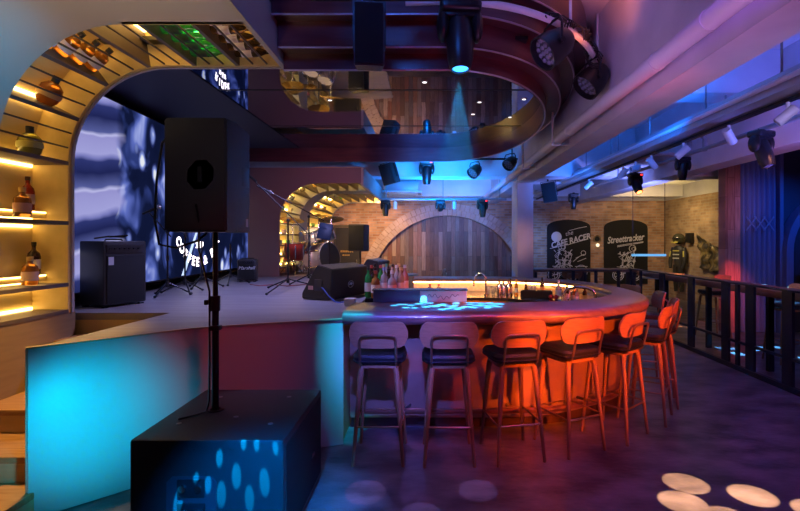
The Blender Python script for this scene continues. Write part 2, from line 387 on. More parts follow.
# ------------------------------------------------------------------ LED screen on the stage side wall
SCR = thing('video_screen', 'tall video wall along the stage showing a motorbike and round logo', 'screen', (-3.34, 4.2, 1.10), R(90 + 2.58))
def screen_mat():
    m = bpy.data.materials.new('screen_image'); t = nt(m); N = t.nodes; L = t.links
    o = N.new('ShaderNodeOutputMaterial'); e = N.new('ShaderNodeEmission'); L.new(e.outputs[0], o.inputs[0])
    tc = N.new('ShaderNodeTexCoord'); sp = N.new('ShaderNodeSeparateXYZ'); L.new(tc.outputs['Object'], sp.inputs[0])
    def math_(op, a, b=None, clamp=False):
        n = N.new('ShaderNodeMath'); n.operation = op; n.use_clamp = clamp
        for i, v in enumerate((a, b)):
            if v is None: continue
            if isinstance(v, (int, float)): n.inputs[i].default_value = v
            else: L.new(v, n.inputs[i])
        return n.outputs[0]
    def ramp(v, els):
        r = N.new('ShaderNodeValToRGB'); E = r.color_ramp.elements
        for i, (p, c) in enumerate(els):
            el = E[0] if i == 0 else (E[len(E) - 1] if i == len(els) - 1 else E.new(p))
            el.position = p; el.color = (*c, 1)
        L.new(v, r.inputs[0]); return r.outputs[0]
    # blurred building with pale storeys at the near end
    mp = N.new('ShaderNodeMapping'); mp.inputs['Scale'].default_value = (1.2, 1, 2.2); L.new(tc.outputs['Object'], mp.inputs[0])
    nz = N.new('ShaderNodeTexNoise'); nz.inputs['Scale'].default_value = 1.6; nz.inputs['Detail'].default_value = 2; L.new(mp.outputs[0], nz.inputs['Vector'])
    zz = math_('ADD', math_('ADD', sp.outputs[2], math_('MULTIPLY', sp.outputs[0], -.16)), math_('MULTIPLY', nz.outputs[0], .12))
    st = math_('FRACT', math_('MULTIPLY', zz, 1.75))
    fac = ramp(st, [(0, (.015, .02, .10)), (.20, (.03, .04, .18)), (.26, (.20, .21, .55)), (.34, (.40, .40, .78)), (.66, (.34, .33, .70)), (.70, (.55, .55, .9)), (.76, (.10, .12, .36)), (1, (.015, .02, .10))])
    # machine: black with round glints and soft blue sheen
    mp2 = N.new('ShaderNodeMapping'); mp2.inputs['Scale'].default_value = (1.0, 1, .8); mp2.inputs['Rotation'].default_value = (0, .5, 0); L.new(tc.outputs['Object'], mp2.inputs[0])
    n2 = N.new('ShaderNodeTexNoise'); n2.inputs['Scale'].default_value = 2.4; n2.inputs['Detail'].default_value = 2.5; n2.inputs['Distortion'].default_value = .6; L.new(mp2.outputs[0], n2.inputs['Vector'])
    sheen = ramp(n2.outputs[0], [(.0, (.002, .003, .012)), (.50, (.006, .010, .045)), (.58, (.03, .05, .22)), (.66, (.12, .17, .58)), (.74, (.45, .52, .95)), (1, (.8, .85, 1))])
    vo = N.new('ShaderNodeTexVoronoi'); vo.feature = 'SMOOTH_F1'; vo.inputs['Scale'].default_value = 3.4; vo.inputs['Smoothness'].default_value = .25
    mp3 = N.new('ShaderNodeMapping'); mp3.inputs['Scale'].default_value = (1.0, .01, .62); mp3.inputs['Rotation'].default_value = (0, -.35, 0); L.new(tc.outputs['Object'], mp3.inputs[0]); L.new(mp3.outputs[0], vo.inputs['Vector'])
    dist = math_('ADD', vo.outputs['Distance'], math_('MULTIPLY', math_('SUBTRACT', n2.outputs[0], .5), -.5))
    glint = ramp(dist, [(0, (.95, .97, 1)), (.12, (.85, .9, 1)), (.17, (.25, .33, .8)), (.26, (.02, .03, .14)), (.34, (0, 0, 0)), (1, (0, 0, 0))])
    ad = N.new('ShaderNodeMix'); ad.data_type = 'RGBA'; ad.blend_type = 'LIGHTEN'; ad.inputs[0].default_value = 1.; L.new(sheen, ad.inputs[6]); L.new(glint, ad.inputs[7])
    eng = ad.outputs[2]
    k = math_('MULTIPLY', math_('SUBTRACT', math_('ADD', sp.outputs[0], math_('MULTIPLY', nz.outputs[0], .5)), 1.22), 6., True)
    mx = N.new('ShaderNodeMix'); mx.data_type = 'RGBA'; L.new(k, mx.inputs[0]); L.new(fac, mx.inputs[6]); L.new(eng, mx.inputs[7])
    L.new(mx.outputs[2], e.inputs[0]); e.inputs[1].default_value = .75
    return m
MB().box((3.0, .04, 1.0), (6.2, .08, 2.02)).build('screen_frame', BLACKP, SCR)
MB().box((3.0, -.004, 1.0), (6.1, .008, 1.98)).build('display', screen_mat(), SCR)
M_GLOW = emis('screen_letters', (1., .86, .92), 3.0)
def arc_text(s, cx, cz, rad, a0, a1, size, top):
    out = []
    for i, ch in enumerate(s):
        if ch == ' ': continue
        a = R(a0 + (a1 - a0) * (i + .5) / len(s))
        M = Matrix.Translation((cx + rad * math.cos(a), -.012, cz + rad * math.sin(a))) @ Matrix.Rotation(-(a - PI / 2) if top else -(a + PI / 2), 4, 'Y') @ FACE_CAM
        out.append(text(ch, size, M_GLOW, 'l', None, M, weight=.006))
    return out
UC, ZC = 3.02, 1.04
join_text(arc_text('COFFEE & BAR', UC, ZC, .86, 215, 325, .185, False), 'lower_lettering', SCR)
join_text(arc_text('RIDER', UC + .90, ZC - .75, .80, 113, 67, .17, True), 'upper_lettering', SCR)
join_text(arc_text('DEN', UC + .90, ZC - .75, .64, 103, 77, .11, True), 'inner_lettering', SCR)
text('2019', .13, M_GLOW, 'year_lettering', SCR, Matrix.Translation((UC, -.012, ZC - .60)) @ FACE_CAM, weight=.004)
m = MB(); m.rings([[(2.60 + d, -.012, .02 + e) for d, e in ((-.16, 0), (-.06, 0), (.36, .62), (.29, .62))]], cap1=False); m.build('light_streak', emis('streak_glow', (.55, .7, 1.), 1.1), SCR)
o = MB().box((-3.95, 8.9, 3.3), (.5, 9.4, .38)).build('wall_over_screen', DARKC); struct(o)
# ------------------------------------------------------------------ bar
M_COPPER = mat('copper_sheet', (.50, .30, .20), .36, .55, bump=.35, bscale=7, col2=(.42, .25, .17), nscale=5)
M_BARTOP = mat('bar_top', (.16, .09, .08), .34, .1, col2=(.22, .13, .11), nscale=5, stretch=(1.5, 6, 1), coat=.35)
BT = 1.05
def sup(cx, cy, a, b, th, n=2.25):
    if th > 0: b += .15
    c_, s_ = math.cos(th), math.sin(th)
    return (cx + a * abs(c_) ** (2 / n) * (1 if c_ >= 0 else -1), cy + b * abs(s_) ** (2 / n) * (1 if s_ >= 0 else -1))
XC, YC = .5, 5.56
def ring_path(d_out, inner=False, x_near=-.68, x_far=-.24, n=40):
    """stations from the near left end round the right to the far left end"""
    a, b = (1.50, 1.26) if inner else (1.80, 1.84)
    a += d_out; b += d_out
    pts = [(x_near + (XC - x_near) * k / 8, YC - b) for k in range(8)]
    pts += [sup(XC, YC, a, b, -PI / 2 + PI * k / n) for k in range(n + 1)]
    pts += [(XC + (x_far - XC) * (k + 1) / 6, YC + b + .15) for k in range(6)]
    return pts
def band(mb, po, pi, prof):
    """sweep profile [(f, z)]: f = metres inward from the outer line (None -> inner line)"""
    rings = []
    for o_, i_ in zip(po, pi):
        o_, i_ = Vector((*o_, 0)), Vector((*i_, 0)); d = (i_ - o_).normalized()
        r = []
        for f_, z in prof:
            p = i_ if f_ is None else o_ + d * f_
            r.append((p.x, p.y, z))
        rings.append(r)
    mb.rings(rings)
bar = thing('bar_counter', 'long rounded bar counter with thick bullnose top and copper front', 'bar counter', (.5, 5.5, 0))
BO = Matrix.Translation((-.5, -5.5, 0))
po, pi_ = ring_path(0), ring_path(0, True)
m = MB(BO)
nose = [(.055 - .055 * math.sin(PI * k / 8), BT - .055 + .055 * math.cos(PI * k / 8)) for k in range(9)]
band(m, po, pi_, [(None, BT)] + nose + [(.34, BT - .11), (.38, BT - .035), (None, BT - .035)])
m.build('bar_top', M_BARTOP, bar, ang=50)
m = MB(BO); band(m, ring_path(-.36), ring_path(.14, True), [(0, 0.10), (0, BT - .11), (None, BT - .11), (None, .10)]); m.build('bar_front', M_COPPER, bar, ang=50)
m = MB(BO); band(m, ring_path(-.42), ring_path(.14, True), [(0, 0), (0, .10), (None, .10), (None, 0)]); m.build('kick_plate', mat('kick_bronze', (.12, .06, .05), .4, .5), bar, ang=50)
m = MB(BO); fr = [(x, y, .21) for x, y in ring_path(-.20)]; m.tube(fr[1:-3], .022, 10); m.build('foot_rail', mat('red_copper', (.5, .22, .14), .3, .9), bar)
for k in range(3, len(fr) - 4, 6):
    p = Vector(fr[k]); d = (Vector((XC, YC, .21)) - p); d.z = 0; d.normalize()
    MB(BO).tube([p, p + d * .17], .012, 8).build('rail_bracket', M_ROD, bar)
m = MB(BO)
ip = ring_path(.03, True)
strip_pts = [(x, y) for x, y in ip[14:]]
rr = []
for i, (x, y) in enumerate(strip_pts): rr.append([(x, y, BT - .058), (x, y, BT - .040), (x - .012 * (1 if x > XC else 0), y - .012, BT - .040), (x - .012 * (1 if x > XC else 0), y - .012, BT - .058)])
m.rings(rr); m.build('light_strip', emis('bar_strip', (1., .48, .15), 20.), bar)
# wall cladding under the far inner edge
m = MB(BO); rr = [[(x, y, .80), (x, y, BT - .036), (x, y + .02, BT - .036), (x, y + .02, .80)] for x, y in ring_path(.11, True)[14:]]
m.rings(rr); m.build('back_splash', mat('pale_splash', (.66, .50, .36), .4, col2=(.74, .6, .46), nscale=30), bar)

# inner work counters
M_STONE = mat('black_worktop', (.02, .02, .022), .16)
M_OLIVE = mat('olive_laminate', (.52, .50, .20), .45)
wc = thing('work_counter', 'black back counter with olive side along the far inner bar wall', 'counter', (.8, 6.3, 0))
WO = Matrix.Translation((-.8, -6.3, 0))
inn = ring_path(.09, True)
outer = [p for p in inn if p[0] > -.21 and p[1] > YC - .3 ]
inner_edge = [(1.52, 5.30), (1.30, 5.80), (1.0, 6.14), (.70, 6.20), (-.21, 6.20)]
poly = outer + [(-.21, 7.03)] + inner_edge[::-1]
seen = []; 
for p in poly:
    if not seen or (Vector(p) - Vector(seen[-1])).length > .01: seen.append(p)
MB(WO).prism(seen, .83, .87).build('worktop', M_STONE, wc, smooth=False)
poly2 = [(x, y) for x, y in outer] + [(-.19, 7.01), (-.19, 6.24), (.7, 6.24), (1.03, 6.18), (1.33, 5.84), (1.55, 5.3)]
MB(WO).prism(poly2, .05, .83).build('cabinet', M_OLIVE, wc, smooth=False)
ws = thing('service_station', 'low dark bottle station inside the bar beside the stage', 'counter', (-.44, 5.6, 0))
MB().box((0, 0, .97), (.5, 1.0, .04)).build('worktop', M_STONE, ws)
MB().box((0, 0, .475), (.46, .96, .95)).build('cabinet', BLACKP, ws)
# low display ledge on the near inner edge
ld = thing('drip_ledge', 'low ledge with script lettering on the near bar top, right half coloured as lit', 'ledge', (-.1, 4.37, BT))
MB().box((-.2, 0, .052), (.42, .12, .104), bev=.004).build('body', mat('slate_box', (.06, .07, .12), .35), ld)
MB().box((.22, 0, .052), (.42, .12, .104), bev=.004).build('panel', mat('gobo_lit_half', (.55, .58, .62), .3), ld)  # right half pale: patterned light on the ledge put into its colour
MB().box((.01, 0, .109), (.86, .14, .012)).build('lid', mat('lid_steel', (.3, .32, .36), .25, .8), ld)
m = MB()
pts = []
for k in range(60):
    u = k / 59; pts.append((.08 + .28 * u, -.062, .05 + .016 * math.sin(u * 34) * (1 - .3 * u) + .012 * math.sin(u * 9)))
m.tube(pts, .0025, 5); m.build('script_lettering', mat('script_ink', (.05, .06, .12), .5), ld)

# ------------------------------------------------------------------ ringed canopy over the bar
M_RING = mat('lacquered_wood', (.085, .022, .03), .28, .15, col2=(.13, .035, .042), nscale=2.5, stretch=(1, 1, 8), coat=.25)
M_LIP = mat('lip_metal', (.62, .52, .60), .3, .8)
M_MIRROR = mat('smoked_mirror', (.36, .38, .52), .02, 1., bump=.05, bscale=2.2)
can = thing('bar_canopy', 'tiered oval canopy of dark lacquered rings with smoked mirror underside', 'canopy', (.13, 6.1, 3.22))
CO = Matrix.Translation((-.13, -6.1, -3.22))
CX, CY, CA, CB = .13, 6.12, 1.20, 2.22
def can_path(d, near=-1.18, far=-3.6, n=48):
    a, b = CA + d, CB + d
    pts = [(near + (CX - near) * k / 6, CY - b) for k in range(6)]
    pts += [(CX + a * math.cos(-PI / 2 + PI * k / n), CY + b * math.sin(-PI / 2 + PI * k / n)) for k in range(n + 1)]
    pts += [(CX + (far - CX) * (k + 1) / 8, CY + b) for k in range(8)]
    return pts
tiers = [(0., 2.98, 3.24), (.16, 3.10, 3.31), (.30, 3.29, 3.47), (.42, 3.45, 3.79)]
for i, (d, z0, z1) in enumerate(tiers):
    a, b = can_path(d), can_path(d + .03)
    m = MB(CO); m.rings([[(p[0], p[1], z0), (q[0], q[1], z0), (q[0], q[1], z1), (p[0], p[1], z1)] for p, q in zip(a, b)]); m.build('tier_ring', M_RING, can, ang=40)
    m = MB(CO); m.tube([(q[0], q[1], z0) for q in can_path(d + .026)], .008, 6); m.build('lip', M_LIP, can)
    if i < 3:
        a, b = can_path(d + .03), can_path(tiers[i + 1][0]); zz = tiers[i + 1][1]
        m = MB(CO); m.rings([[(p[0], p[1], zz + .01), (q[0], q[1], zz + .01), (q[0], q[1], zz + .03), (p[0], p[1], zz + .03)] for p, q in zip(a, b)]); m.build('tier_soffit', M_RING, can, ang=40)
# mirror in three bays with dark seams
def half_x(y): 
    return CX + (CA) * math.sqrt(max(0, 1 - ((y - CY) / CB) ** 2))
ys = [CY - CB + .0, 5.15, 6.76, CY + CB]
for k in range(3):
    y0, y1 = ys[k] + .012, ys[k + 1] - .012
    n = 14; yy = [y0 + (y1 - y0) * j / n for j in range(n + 1)]
    xl = -2.26
    poly = [(xl, max(y0, 4.1)), ] + [(half_x(y), y) for y in yy] + [(xl, y1)]
    if k == 0: poly = [(xl, 4.12), (-1.2, 4.12), (-1.2, y0)] + [(half_x(y), y) for y in yy] + [(xl, y1)]
    MB(CO).prism(poly, 3.22, 3.23).build('mirror', M_MIRROR, can, smooth=False)
for y in ys[1:3]:
    MB(CO).box(((half_x(y) - 2.26) / 2, y, 3.223), (half_x(y) + 2.26, .03, .012)).build('seam', BLACKM, can)
MB(CO).box((-2.94, 6.23, 3.225), (1.34, 4.2, .03)).build('dark_soffit', DARKC, can)
MB(CO).box((-1.4, CY, 3.26), (4.4, 4.4, .03)).build('backing', BLACKP, can)
M_DL = emis('downlight_glow', (1., .9, .95), 2.5)
for i, (px, py) in enumerate(((424.6, 82), (479.5, 102), (473, 114), (524, 99), (510, 117), (330, 100))):
    Y = 480 * (3.22 - H) / (241 - py); X = (px - 430) / 480 * Y
    d = thing('downlight', ['small recessed downlight in the near mirror bay', 'recessed downlight above the bar, brighter one behind the moving head', 'recessed downlight behind the middle mirror seam', 'recessed downlight nearest the round canopy end', 'recessed downlight deep at the round canopy end', 'recessed downlight in the mirror over the stage edge'][i], 'downlight', (X, Y, 3.22), 0, 'mirror downlights')
    MB().lathe([(.035, -.006), (.035, .0), (.024, .0), (.024, -.006)], 16, caps=False).build('bezel', STEEL, d)
    MB().lathe([(.0, -.003), (.022, -.003), (.022, .0)], 12).build('lens', M_DL, d)
# ------------------------------------------------------------------ bar stools
M_STOOL = mat('stool_walnut', (.25, .115, .055), .42, col2=(.34, .17, .085), nscale=5, stretch=(8, 8, 1), coat=.15)
M_STOOLB = mat('stool_back_ply', (.30, .14, .07), .4, col2=(.38, .19, .095), nscale=6, stretch=(1, 6, 14), coat=.15)
M_LEATH = mat('black_leather', (.010, .010, .012), .42, bump=.2, bscale=120, spec=.3)
M_BRASS = mat('bronze_tube', (.36, .22, .13), .35, .85)
def rsq(hx, hy, r, z, n=5):
    out = []
    for cx, cy, a0 in ((hx - r, hy - r, 0), (-hx + r, hy - r, 90), (-hx + r, -hy + r, 180), (hx - r, -hy + r, 270)):
        for k in range(n + 1):
            a = R(a0 + 90 * k / n); out.append((cx + r * math.cos(a), cy + r * math.sin(a), z))
    return out
def make_stool(label, group):
    t = thing('bar_stool', label, 'bar stool', group=group)
    MB().rings([rsq(.165, .165, .06, .715), rsq(.185, .185, .075, .73), rsq(.188, .188, .078, .765), rsq(.175, .175, .07, .785), rsq(.12, .12, .05, .795)]).build('seat', M_LEATH, t)
    m = MB()
    for k in range(4): pass
    pts = [(x, y, .74) for x, y, _ in rsq(.189, .189, .079, 0)]
    m.tube(pts, .005, 6, loop=True); m.build('seat_piping', M_LEATH, t)
    MB().rings([rsq(.15, .15, .06, .685), rsq(.15, .15, .06, .714)]).build('seat_frame', M_STOOL, t)
    for sx in (-1, 1):
        for sy in (-1, 1):
            MB().tube([(sx * .178, sy * .198, 0), (sx * .155, sy * .172, .30), (sx * .128, sy * .138, .65), (sx * .118, sy * .126, .70)], [.012, .015, .021, .02], 10).build('leg', M_STOOL, t)
    m = MB(); m.tube([(x, y, .275) for x, y, _ in rsq(.168, .186, .04, 0)], .0075, 8, loop=True); m.build('foot_ring', M_BRASS, t)
    m = MB()
    m.tube([(-.125, -.13, .70), (-.128, -.172, .72), (-.128, -.188, .76), (-.128, -.224, .905), (-.118, -.229, .925), (-.098, -.233, .934), (0, -.238, .937), (.098, -.233, .934), (.118, -.229, .925), (.128, -.224, .905), (.128, -.188, .76), (.128, -.172, .72), (.125, -.13, .70)], .0095, 8)
    m.build('back_frame', M_BRASS, t)
    # bent ply backrest
    m = MB(); rings = []
    nu = 22
    for i in range(nu + 1):
        u = -1 + 2 * i / nu; x = .212 * u
        e = 1 - max(0, (abs(u) - .62) / .38) ** 2.6
        hh = .096 * max(e, .05) ** .5
        y = -.205 + .055 * u * u
        zc = .932
        r = []
        for (dy, dz) in ((-.007, -hh), (-.007, hh), (.007, hh), (.007, -hh)):
            r.append((x, y + dy - (dz * .18), zc + dz))
        rings.append(r)
    m.rings(rings); m.build('backrest', M_STOOLB, t)
    return t
spots = [(-.37, 3.60, 0, 'bar stool at the stage end of the bar, lit purple'),
         (.135, 3.59, 1, 'bar stool second from the stage end, lit violet with a red edge'),
         (.615, 3.63, 12, 'bar stool third from the stage end, half lit orange'),
         (1.09, 3.77, 26, 'orange lit bar stool fourth from the stage end'),
         (1.54, 4.01, 42, 'orange lit bar stool fifth from the stage end, where the bar starts to curve'),
         (1.96, 4.38, 56, 'orange lit bar stool sixth from the stage end, on the curve of the bar'),
         (2.24, 4.80, 68, 'bar stool seventh from the stage end, overlapped by an orange one in front'),
         (2.42, 5.45, 80, 'dim bar stool at the far right of the bar, behind the orange row'),
         (2.42, 6.15, 104, 'shaded bar stool round the far side of the bar end')]
proto = None
for x, y, a, lab in spots:
    if proto is None:
        proto = make_stool(lab, 'bar stools around the counter'); proto.location = (x, y, 0); proto.rotation_euler = (0, 0, R(a))
    else: copy_tree(proto, (x, y, 0), R(a), lab)
for x, y, a, lab in ((4.72, 8.0, 95, 'bar stool behind the railing counter nearer the wooden pillar'), (4.72, 6.35, 88, 'bar stool behind the railing counter in blue light'), (4.74, 5.35, 90, 'bar stool behind the railing counter near the picture edge')):
    copy_tree(proto, (x, y, 0), R(a), lab, 'stools behind the railing')

# ------------------------------------------------------------------ speakers, amplifiers, stands
sub = thing('subwoofer', 'large black subwoofer box on the floor in front of the stage', 'subwoofer', (-1.122, 2.825, 0))
MB().box((0, 0, .31), (.775, .83, .58), bev=.012).build('cabinet', BLACK, sub)
for sx in (-1, 1):
    for sy in (-1, 1): MB().cyl((sx * .33, sy * .36, 0), (sx * .33, sy * .36, .022), .025).build('foot', BLACKP, sub)
MB().box((.389, 0, .31), (.006, .77, .50), bev=.002).build('side_grille', GRILLE, sub)
MB().box((.394, .16, .27), (.004, .07, .025)).build('badge', STEEL, sub)
MB().prism([(-.17, .02), (.05, .02), (.08, .05), (.08, .33), (.05, .36), (-.14, .36), (-.17, .33)], .414, .419, Matrix.Translation((-.03, 0, .06)) @ FACE_CAM).build('connector_plate', mat('plate_metal', (.10, .11, .13), .3, .7), sub)
for z in (.36, .24):
    MB().box((-.075, -.420, z), (.14, .012, .09), bev=.004).build('socket', BLACKP, sub)
    for dx in (-.04, .04): MB().cyl((-.075 + dx, -.424, z), (-.075 + dx, -.434, z), .018, n=14).build('jack_ring', STEEL, sub)
MB().lathe([(.05, .60), (.05, .606), (.03, .606), (.03, .60)], 20, Matrix.Translation((-.15, .02, 0))).build('pole_cup', BLACKP, sub)
for dx, dy in ((-.25, -.2), (.25, -.2), (.22, .25), (-.22, .25), (.02, -.1)): MB().cyl((dx, dy, .598), (dx, dy, .603), .014).build('screw', GREYM, sub)
for k in range(9): MB().cyl((.0 + .03 * k - .12, -.414, .555), (.03 * k - .12, -.417, .555), .005, n=8).build('vent_hole', BLACKP, sub)

pole = thing('speaker_pole', 'black telescopic pole standing in the subwoofer', 'speaker pole', (-1.272, 2.845, .606))
MB().cyl((0, 0, 0), (0, 0, .62), .020).build('lower_tube', BLACKM, pole)
MB().cyl((0, 0, .6), (0, 0, 1.055), .015).build('upper_tube', BLACKM, pole)
MB().cyl((0, 0, .58), (0, 0, .67), .028).build('collar', BLACKP, pole)
MB().box((-.04, 0, .63), (.05, .02, .03), bev=.005).build('clamp_knob', BLACKP, pole)
MB().box((0, 0, .48), (.06, .055, .03), bev=.005).build('clamp', BLACKP, pole)
cb = MB(); cb.tube([(-.13, -.17, .003), (-.06, -.10, .004), (-.03, -.05, .006), (-.026, -.025, .05), (-.025, -.02, .3), (-.026, -.02, .7), (-.05, -.10, .95), (-.02, -.16, 1.10), (-.02, -.20, 1.2)], .006, 6)
tag(cb.build('speaker_cable', BLACKP, loc=(-1.272, 2.845, .604)), 'thin black cable running down the pole onto the subwoofer', 'cable')
def pa_speaker(label, loc, w, d, h, rot=0, taper=.10, group=None, cup=True):
    t = thing('loudspeaker', label, 'loudspeaker', loc, rot, group)
    # local: rear faces -y, grille +y
    poly = [(-w / 2 + taper * .2, 0), (w / 2 - taper * .2, 0), (w / 2, d * .35), (w / 2 - taper * .5, d), (-w / 2 + taper * .5, d), (-w / 2, d * .35)]
    m = MB(); m.prism(poly, 0, h)
    bmesh.ops.bevel(m.bm, geom=list(m.bm.edges), offset=.01, segments=2, affect='EDGES')
    m.build('cabinet', BLACK, t)
    MB().box((0, d + .003, h / 2), (w - taper - .02, .01, h - .05), bev=.003).build('grille', GRILLE, t)
    if cup:
        m = MB(); m.lathe([(.062, 0), (.062, -.006), (.05, -.008), (.045, -.002), (.0, -.002)], 8, Matrix.Translation((.03, 0, h * .5)) @ Matrix.Rotation(R(-90), 4, 'X') @ Matrix.Rotation(R(22.5), 4, 'Z') @ Matrix.Diagonal((1.25 if h > .6 else .9, 1.45 if h > .6 else 1., -1, 1)))
        m.build('connector_cup', GREYM, t)
        MB().box((.03, -.006, h * .5), (.022, .012, .085)).build('cup_handle', BLACKP, t)
    return t
big = pa_speaker('big black loudspeaker on the pole above the subwoofer', (-1.312, 2.68, 1.652), .372, .40, .638, 0, .06)
for k in range(10): MB().box((.168, .06, .08 + .055 * k), (.012, .012, .012)).build('screw', GREYM, big)
MB().box((.174, .25, .34), (.008, .16, .12), bev=.003).build('side_handle', BLACKP, big)
MB().box((.166, .32, .06), (.006, .035, .05)).build('badge', mat('badge_grey', (.5, .5, .52), .4), big)
small = pa_speaker('small black loudspeaker on a thin stand in front of the brick wall', (-1.37, 9.5, 1.40), .36, .32, .52, R(172), .05, None, True)
t = thing('speaker_stand', 'thin black stand under the small loudspeaker by the brick wall', 'speaker stand', (-1.37, 9.4, SZ))
MB().cyl((0, 0, .02), (0, 0, .42), .018).build('pole', BLACKM, t)
for k in range(3):
    a = 2 * PI * k / 3 + .4; MB().tube([(0, 0, .12), (.22 * math.cos(a), .22 * math.sin(a), .012)], .009, 6).build('leg', BLACKM, t)

m = MB(); m.tube([(-1.508, 2.78, 2.22), (-1.54, 2.76, 2.16), (-1.56, 2.74, 1.95), (-1.565, 2.73, 1.72), (-1.54, 2.73, 1.58), (-1.46, 2.76, 1.56), (-1.36, 2.80, 1.60), (-1.31, 2.82, 1.645)], .007, 6)
tag(m.build('speaker_cable', BLACKP), 'dark cable looping down the left side of the big loudspeaker', 'cable')
def amp(label, loc, rot, w, d, h, badge, logo=None):
    t = thing('guitar_amplifier', label, 'amplifier', loc, rot)
    MB().box((0, 0, h / 2 + .01), (w, d, h - .02), bev=.012).build('cabinet', BLACK, t)
    MB().box((0, -d / 2 - .004, h * .42), (w - .05, .012, h * .72), bev=.003).build('grille_cloth', GRILLE, t)
    MB().box((0, -d / 2 - .004, h * .885), (w - .05, .012, h * .12)).build('control_panel', mat('amp_panel', (.05, .05, .055), .35, .4), t)
    for k in range(7): MB().cyl((-w * .38 + w * .11 * k, -d / 2 - .008, h * .885), (-w * .38 + w * .11 * k, -d / 2 - .026, h * .885), .010, n=10).build('knob', BLACKP, t)
    for sx in (-1, 1):
        for sy in (-1, 1): MB().box((sx * w * .42, sy * d * .4, .006), (.04, .04, .012)).build('foot', BLACKP, t)
    if badge: MB().box((-w * .36, -d / 2 - .012, h * .70), (.05, .006, .075)).build('badge', mat('badge_silver', (.55, .55, .6), .4), t)
    if logo: text(logo, .07, mat('logo_white', (.8, .8, .8), .5), 'lettering', t, Matrix.Translation((0, -d / 2 - .011, h * .62)) @ FACE_CAM, shear=.3)
    MB().tube([(-.09, 0, h - .005), (-.08, 0, h + .015), (.08, 0, h + .015), (.09, 0, h - .005)], .008, 6).build('handle', BLACKP, t)
    return t
# front faces along the direction given by local -y
ang = math.atan2(.40, .15)
amp('large black bass amplifier at the foot of the video wall', (-3.07, 4.66, SZ), ang, .43, .33, .62, True)
amp('small black practice amplifier near the far end of the video wall', (-2.80, 7.38, SZ), R(12), .27, .24, .34, False, 'Marshall')
m = MB(); m.tube([(-.12, -.1, .0), (-.05, .0, .02), (.06, .06, .015), (.12, .02, .03), (.02, -.08, .015), (-.08, .05, .012)], .008, 6)
tag(m.build('coiled_cable', BLACKP, loc=(-3.07, 4.66, SZ + .645)), 'loose cable lying on top of the bass amplifier', 'cable')

def wedge(label, loc, rot, L, sc=1., logo=True):
    t = thing('stage_monitor', label, 'stage monitor', loc, rot)
    prof = [(0, .01), (.36, .01), (.395, .33), (.20, .372), (0, .07)]
    prof = [(a * sc, b * sc) for a, b in prof]
    T = Matrix(((1, 0, 0, 0), (0, 0, 1, 0), (0, 1, 0, 0), (0, 0, 0, 1)))
    m = MB(); m.prism(prof, 0, L, T); bmesh.ops.bevel(m.bm, geom=list(m.bm.edges), offset=.008, segments=2, affect='EDGES'); m.build('cabinet', BLACK, t)
    q = Matrix.Translation((.1 * sc, L / 2, .205 * sc)) @ Matrix.Rotation(-math.atan2(.265, .20), 4, 'Y')
    MB(q).box((0, 0, .004), (.29 * sc, L - .05, .012)).build('grille', GRILLE, t)
    MB().box((.22 * sc, -.003, .16 * sc), (.10, .01, .12), bev=.003).build('connector_plate', mat('plate_dark', (.05, .05, .06), .35, .5), t)
    MB().cyl((.27 * sc, -.004, .08 * sc), (.27 * sc, .0, .08 * sc), .022).build('port', BLACKP, t)
    MB().box((.12 * sc, -.004, .13 * sc), (.06, .006, .04)).build('rating_label', mat('label_pink', (.5, .3, .3), .6), t)
    if logo:
        w = mat('logo_white', (.8, .8, .8), .5)
        T2 = Matrix.Translation((.381 * sc, L * .52, .15 * sc)) @ Matrix.Rotation(R(5), 4, 'Y') @ FACE_PX
        m = MB(T2); m.tube([(.05 * math.cos(a), .036 * math.sin(a), 0) for a in [2 * PI * k / 24 for k in range(24)]], .003, 5, loop=True)
        m.tube([(-.03, -.012, 0), (-.012, .018, 0), (-.006, -.008, 0), (.014, .018, 0), (.012, -.012, 0), (.032, .01, 0)], .004, 5); m.build('emblem', w, t)
    return t
wd = wedge('black wedge monitor with oval emblem on the stage edge by the bar', (-1.36, 5.09, SZ), R(-25), .68)
wedge('second black wedge monitor, partly hidden behind the front one', (-1.12, 7.2, SZ), R(-18), .45, .95, False)
m = MB(); m.tube([(-1.13, 4.985, SZ + .14), (-1.10, 4.94, SZ + .13), (-1.03, 4.88, SZ + .06), (-.96, 4.84, SZ + .008), (-.90, 4.80, SZ + .006), (-.86, 4.86, SZ + .006)], .006, 6)
tag(m.build('signal_cable', mat('blue_rubber', (.03, .08, .35), .5)), 'blue cable plugged into the wedge monitor', 'cable')
m = MB(); m.tube([(-2.55, 6.8, SZ + .006), (-2.35, 6.6, SZ + .006), (-2.2, 6.75, SZ + .006), (-1.95, 6.55, SZ + .006), (-1.8, 6.75, SZ + .006), (-1.6, 7.0, SZ + .006)], .006, 6)
tag(m.build('floor_cable', mat('red_rubber', (.25, .03, .03), .5)), 'reddish cable snaking over the stage deck', 'cable')
tag(MB().box((-.77, 4.62, SZ + .035), (.10, .10, .07), bev=.004).build('junction_box', mat('cream_box', (.6, .55, .48), .5)), 'small cream box at the stage corner beside the bar', 'box')

